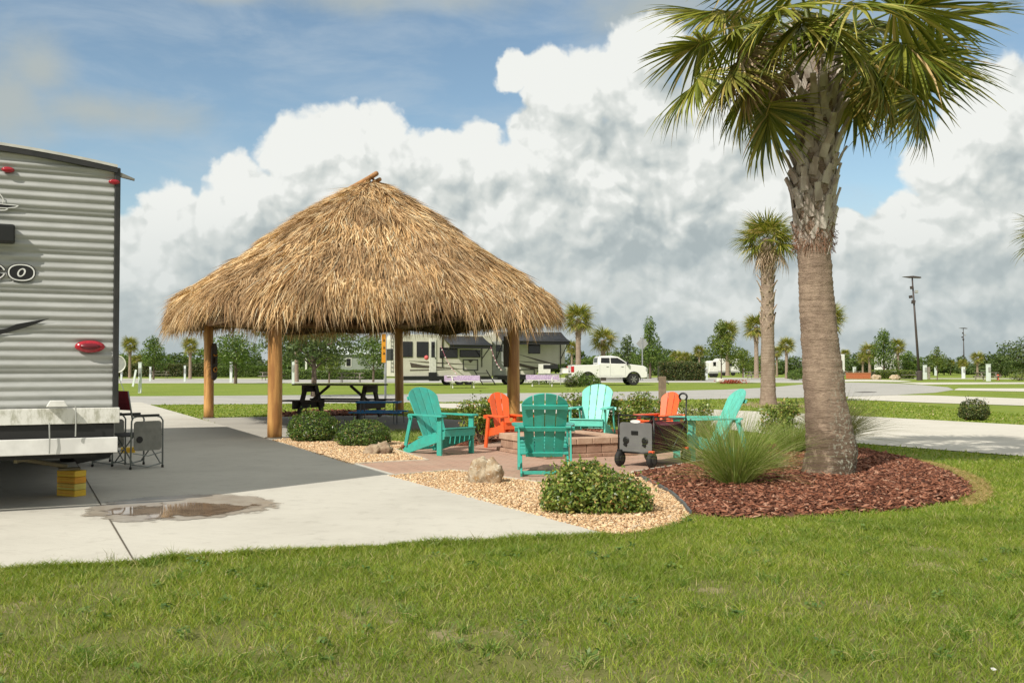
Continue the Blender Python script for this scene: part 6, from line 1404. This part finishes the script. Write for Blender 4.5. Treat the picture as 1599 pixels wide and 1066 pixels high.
for px, Y, lb in ((1181, 108, 'grey picnic table left of the medium palm trunk'), (1540, 96, 'picnic table behind the tall white utility post on the right'), (1418, 112, 'picnic table just left of the tall lamp pole base'), (1330, 120, 'picnic table right of the big palm trunk'), (250, 118, 'distant picnic table between white posts on the left'), (424, 98, 'picnic table left of the near hut post in the distance')):
    dup(gtab2, GY(px, Y), random.uniform(-.2, .2), lb, 'picnic tables on the far sites')
# string lights from an awning to the table
def string(label, a, b, n):
    t = thing('string_lights', label, 'string lights', a); a, b = Vector(a), Vector(b); v = b-a; pk = mat('pink_cord', (.45, .12, .18), .6); m = MB(); P = [v*(i/12)+Vector((0, 0, -.25*sin(pi*i/12))) for i in range(13)]; m.tube(P, .011, 4); m.build('cord', pk, t)
    m = MB(); 
    for i in range(n): p = v*((i+.5)/n)+Vector((0, 0, -.25*sin(pi*(i+.5)/n)-.05)); m.lathe([(.02, -.06), (.05, -.02), (.04, .03), (.01, .05)], 8, p)
    m.build('bulbs', whp, t)
string('string of small lights running down from the left caravan awning to the first purple table', GY(688, 66)+Vector((0, 0, 2.75)), GY(714, 62)+Vector((0, 0, .85)), 5)
string('string of small lights beside the right end of the left caravan awning', GY(766, 68)+Vector((0, 0, 2.7)), GY(784, 64.5)+Vector((0, 0, 1.1)), 6)
t = thing('paper_lantern', 'small red lantern hanging beside the left caravan door', 'lantern', GY(666, 69)+Vector((0, 0, 1.95))); MB().lathe([(.03, -.16), (.13, -.1), (.16, 0), (.13, .1), (.03, .16)], 12).build('shade', mat('lantern_red', (.62, .10, .10), .6), t, smooth=True); MB().tube([(0, 0, .15), (0, 0, .9)], .01, 4).build('hanger', blackp, t)
t = thing('camp_steps', 'black folding entry steps between the two caravans', 'steps', GY(757, 72), R(10)); m = MB()
for s in (-.45, .45): m.beam((s-.35, 0, 1.1), (s+.35, -.0, 0), .06, .12, (0, 1, 0))
for k in range(3): m.box((-.2+.2*k, 0, .85-.3*k), (.95, .35, .05))
m.build('frame', blackp, t)

# orange sign on a steel post, diamond sign, timber post
t = thing('sign_post', 'tall narrow orange sign on a grey steel post behind the hut', 'sign', GY(602, 38.5)); stl = mat('galvanised', (.34, .36, .38), .5, metal=.3)
MB().tube([(0, 0, 0), (0, 0, 2.65)], .045, 10).build('post', stl, t, smooth=True); sb = MB().box((-.06, -.07, 2.02), (.16, .03, 1.1), RZ(.5)).build('board', mat('orange_board', (.85, .36, .02), .5), t, bevel=.01); m = MB()
for k, z in enumerate((2.3, 2.02, 1.8)): q = RZ(.5); c_ = Vector((-.055, -.093, z)); m.box(c_, (.07, .006, .02), q); m.box(c_+Vector((0, 0, .05)), (.02, .006, .08), q); m.box(c_+q @ Vector((.03, 0, .03)), (.016, .006, .05), q)
m.build('marks', blackp, sb)
t = thing('road_sign', 'grey back of a diamond road sign beyond the white pickup', 'road sign', GY(1003, 100)); MB().tube([(0, 0, 0), (0, 0, 4.2)], .06, 8).build('post', stl, t); MB().prism([(0, 0, 3.0), (.62, 0, 3.65), (0, 0, 4.3), (-.62, 0, 3.65)], (0, .03, 0)).build('board', mat('sign_back', (.30, .31, .31), .5), t, bevel=.01)
t = thing('timber_post', 'short weathered timber post with a tap behind the orange chair', 'post', GY(1034, 25.8), R(12)); MB().box((0, 0, .53), (.16, .16, 1.06)).build('post', mat('brown_timber', (.24, .18, .12), .85, col2=(.16, .12, .08), scale=6), t, bevel=.012); m = MB(); m.tube([(.08, 0, .90), (.15, 0, .90), (.17, 0, .86)], .014, 6); m.box((.13, 0, .93), (.05, .01, .015)); m.build('tap', blackp, t)
# white utility posts
wpost = mat('white_post', (.66, .72, .70), .5, col2=(.58, .64, .62), scale=8)
def upost(label, px, Y, h, w=.16):
    t = thing('utility_post', label, 'utility post', GY(px, Y), R(10), 'white utility posts'); MB().box((0, 0, h/2), (w, w, h)).build('post', wpost, t, bevel=.01); MB().box((0, 0, h+.02), (w*1.2, w*1.2, .04)).build('cap', wpost, t, bevel=.01); m = MB(); m.box((0, -w/2-.03, h*.7), (w*.8, .06, h*.28)); m.box((0, -w/2-.065, h*.68), (w*.4, .01, h*.1)); m.build('socket_box', gryp, t); return t
for a in (('white utility post with a leaning side plate, nearest the trailer', 219, 50, 1.50, .15), ('short white post just right of the trailer corner', 190, 96, 1.2), ('white post behind the nearest utility post on the left', 235, 92, 1.3), ('white post halfway between trailer and left hut post', 289, 88, 1.4), ('white post in the middle between the two left hut posts', 361, 84, 1.7, .2), ('white post right of the near hut post with red flowers above', 458, 76, 1.75, .2),
          ('white utility post at the right end of the clipped hedge', 1102, 102, 1.35, .3), ('small white utility post left of the medium palm', 1161, 130, 1.2), ('white utility post right of the big palm trunk', 1334, 124, 1.3, .3), ('pale green utility post right of the tall lamp pole', 1444, 106, 1.5, .3), ('distant white post between the lamp poles', 1461, 150, 1.6, .3), ('white utility post at the foot of the second lamp pole', 1504, 112, 1.3, .28), ('tall white utility post at the far right', 1543, 92, 1.55, .3), ('brown timber utility post beside the pale green one', 1450, 108, 1.3, .2)): 
    o = upost(*a)
    if 'brown' in a[0]:
        for c in o.children: c.data.materials[0] = M_grw
t = thing('slanted_plate', 'white slanted plate leaning on the nearest utility post', 'plate', GY(218, 49.8)+Vector((-.2, -.12, .75)), 0); MB().box((0, 0, 0), (.10, .05, .85), RY(.18)).build('plate', wpost, t, bevel=.01)
# satellite dish by the trailer corner
t = thing('satellite_dish', 'grey dish with a white rim beside the corner of the travel trailer', 'satellite dish', GY(182, 50)+Vector((0, 0, 0)), R(20)); MM = Matrix(((1,0,0),(0,0,-1),(0,1,0)))
MB().lathe([(.02, -.10), (.25, -.06), (.42, 0), (.44, 0)], 24, (0, 0, 1.45), MM).build('dish', gryp, t); m = MB(); m.tube([(.43*cos(a), -.01, 1.45+.43*sin(a)) for a in np.linspace(0, 2*pi, 25)], .03, 6); m.build('rim', whp, t); m = MB()
for a in (0, 2.1, 4.2): m.tube([(0, .08, 1.1), (.4*cos(a), .08+.4*sin(a), 0)], .02, 5)
m.build('tripod', stl, t)

# mobile home with porch
t = thing('mobile_home', 'grey green mobile home with a pale roof and white porch, seen under the hut', 'mobile home', GY(508, 126), R(14)); wl = mat('sage_siding', (.27, .30, .27), .6, col2=(.24, .27, .24), scale=2); rfm = mat('pale_roof', (.55, .60, .60), .5)
b = MB(); b.box((4.6, 1.8, 1.65), (8.4, 3.6, 2.5)); b.build('wall', wl, t); r_ = MB(); r_.prism([(0.1, -.35, 2.9), (.1, 3.95, 2.9), (.1, 1.8, 4.0)], (9.2, 0, 0)); r_.build('roof', rfm, t)
f = MB().box((2.9, -.02, 1.9), (.75, .06, 1.15)).build('window', whp, t); MB().box((2.9, -.06, 1.9), (.55, .02, .95)).build('pane', glass, f); f = MB().box((6.8, -.02, 1.9), (.75, .06, 1.15)).build('window', whp, t); MB().box((6.8, -.06, 1.9), (.55, .02, .95)).build('pane', glass, f)
p = MB(); 
for x in (-2.4, -1.2, .1): p.box((x, -.5, 1.7), (.22, .22, 2.6))
p.box((-1.1, -.5, .55), (2.7, .2, .75)); p.box((-1.1, .2, .4), (2.7, 1.6, .3)); p.build('porch', whp, t); MB().prism([(-2.8, -1.0, 3.0), (.4, -1.0, 3.0), (-1.2, -1.0, 3.7)], (0, 2.8, 0)).build('porch_roof', whp, t)
# far vehicles and houses on the right
def blockvan(label, px, Y, L, H, rz=.3, nm='caravan'):
    t = thing(nm, label, 'caravan', GY(px, Y), rz, 'distant caravans'); MB().prism([(0, 0, .5), (0.05, 0, H-.2), (.4, 0, H), (L, 0, H), (L, 0, .5)], (0, 2.3, 0)).build('body', mat('bright_white', (.78, .78, .76), .4), t, bevel=.08); MB().box((L/2, -.02, .62), (L, .03, .25)).build('skirt', gryp, t); MB().box((L*.6, -.02, 1.7), (L*.3, .03, .5)).build('window', glass, t)
    for x in (L*.3, L*.7): MB().lathe([(.1, -.1), (.34, -.1), (.34, .1), (.1, .1)], 14, (x, .1, .34), RX(pi/2)).build('wheel', blackp, t)
blockvan('distant white caravan behind the brick planter palms', 1383, 124, 2.6, 2.9); blockvan('distant white caravan left of the young roadside tree', 1107, 126, 1.2, 2.1, .1); blockvan('distant white caravan behind the medium palm', 1120, 150, 3.5, 2.6, .1); blockvan('distant white caravan just right of the big palm trunk', 1296, 140, 2.3, 3.1, .2)
t = thing('brick_planter', 'low orange brick planter right of the big palm trunk', 'planter', GY(1334, 110), R(8)); brk = mat('orange_brick', (.50, .16, .07), .85, col2=(.40, .12, .05), scale=8); m = MB()
m.ring([(0, 0, 0), (1.9, 0, 0), (1.9, 2, 0), (0, 2, 0)], [(.25, .25, 0), (1.65, .25, 0), (1.65, 1.75, 0), (.25, 1.75, 0)], (0, 0, .62)); m.build('wall', brk, t); m = MB(); m.ring([(-.04, -.04, .62), (1.94, -.04, .62), (1.94, 2.04, .62), (-.04, 2.04, .62)], [(.25, .25, .62), (1.65, .25, .62), (1.65, 1.75, .62), (.25, 1.75, .62)], (0, 0, .08)); m.build('cap', mat('planter_cap', (.46, .2, .1), .8), t)
t = thing('fire_hydrant', 'small orange red hydrant on the grass at the far right', 'hydrant', GY(1558, 98)); MB().lathe([(.14, 0), (.14, .05), (.10, .08), (.10, .42), (.13, .45), (.10, .55), (.02, .6)], 12).build('barrel', mat('hydrant_red', (.55, .10, .05), .5), t, smooth=True); m = MB(); m.tube([(-.17, 0, .34), (.17, 0, .34)], .045, 8); m.build('outlet', mat('hydrant_red2', (.5, .10, .05), .5), t)
for k, (px, Y) in enumerate(((1368, 104), (1397, 103))): rock('rock', ('pale boulder at the left of the planting behind the road', 'pale boulder at the right of the planting behind the road')[k], GY(px, Y), (.55, .4, .35), 20+k, M_rock, [(0, 0, .5, (1, 1, 1))])
t = thing('flower_patch', 'small bed of red flowers at the foot of the young roadside tree', 'flower bed', GY(1142, 78)); V, F = leaves(np.stack([rng.normal(0, .5, 400), rng.normal(0, .3, 400), rng.uniform(.02, .3, 400)], 1), rng.normal(size=(400, 3))+[0, 0, 1], .14, .1); np_mesh('flowers', V, F, leafmat('red_flowers', [(0, (.35, .06, .04)), (1, (.45, .14, .08))]), t)
MB().box((-.9, 0, .25), (.6, .4, .3)).build('stone', whp, t, bevel=.1)

# lamp poles
def lamp(label, px, Y, top, lean=0):
    t = thing('street_lamp', label, 'street lamp', GY(px, Y), 0, 'dark lamp poles beyond the road'); H = HY(top, Y); m = mat('lamp_bronze', (.055, .042, .038), .5); k = H/10.5
    MB().tube([(0, 0, 0), (-lean*.5, 0, H*.5), (-lean, 0, H)], [.12*k+.02, .09*k+.02, .07*k], 10).build('pole', m, t, smooth=True); MB().lathe([(.30*k, 0), (.30*k, .9*k), (.2*k, 1.0*k)], 12).build('base', m, t)
    h = MB(); h.prism([(-lean-1.0*k, -.25, H+.12*k), (-lean-.2*k, -.25, H), (-lean+.2*k, -.25, H), (-lean+.85*k, -.25, H-.02), (-lean+.8*k, -.25, H+.1*k), (-lean, -.25, H+.2*k)], (0, .5, 0)); h.build('lamp_head', m, t)
    q = lambda f: -lean*f
    for i, (dx, f, s) in enumerate(((-.15, .905, .30), (.28, .865, .28), (-.34, .815, .28), (-.10, .765, .34))): MB().box((q(f)+dx*k, -.1, H*f), (s*k, .3*k, s*k*1.05), RY(.15*(1 if i % 2 else -1))).build('speaker', m if i != 1 else gryp, t, bevel=.03)
    return t
lamp('tall dark lamp pole with speakers, right of the big palm', 1435.5, 98, 434, .62); lamp('smaller distant lamp pole with speakers on the far right', 1505.5, 168, 513, .1)

# tap, leaves, small litter
t = thing('litter', 'small white scrap of paper in the grass at the bottom right', 'litter', G(1553, 1057)+Vector((0, 0, .03)), .6); MB().prism([(-.014, 0, 0), (.012, -.005, 0), (.016, .012, .004), (-.006, .014, .006)], (0, 0, .002)).build('paper', whp, t)
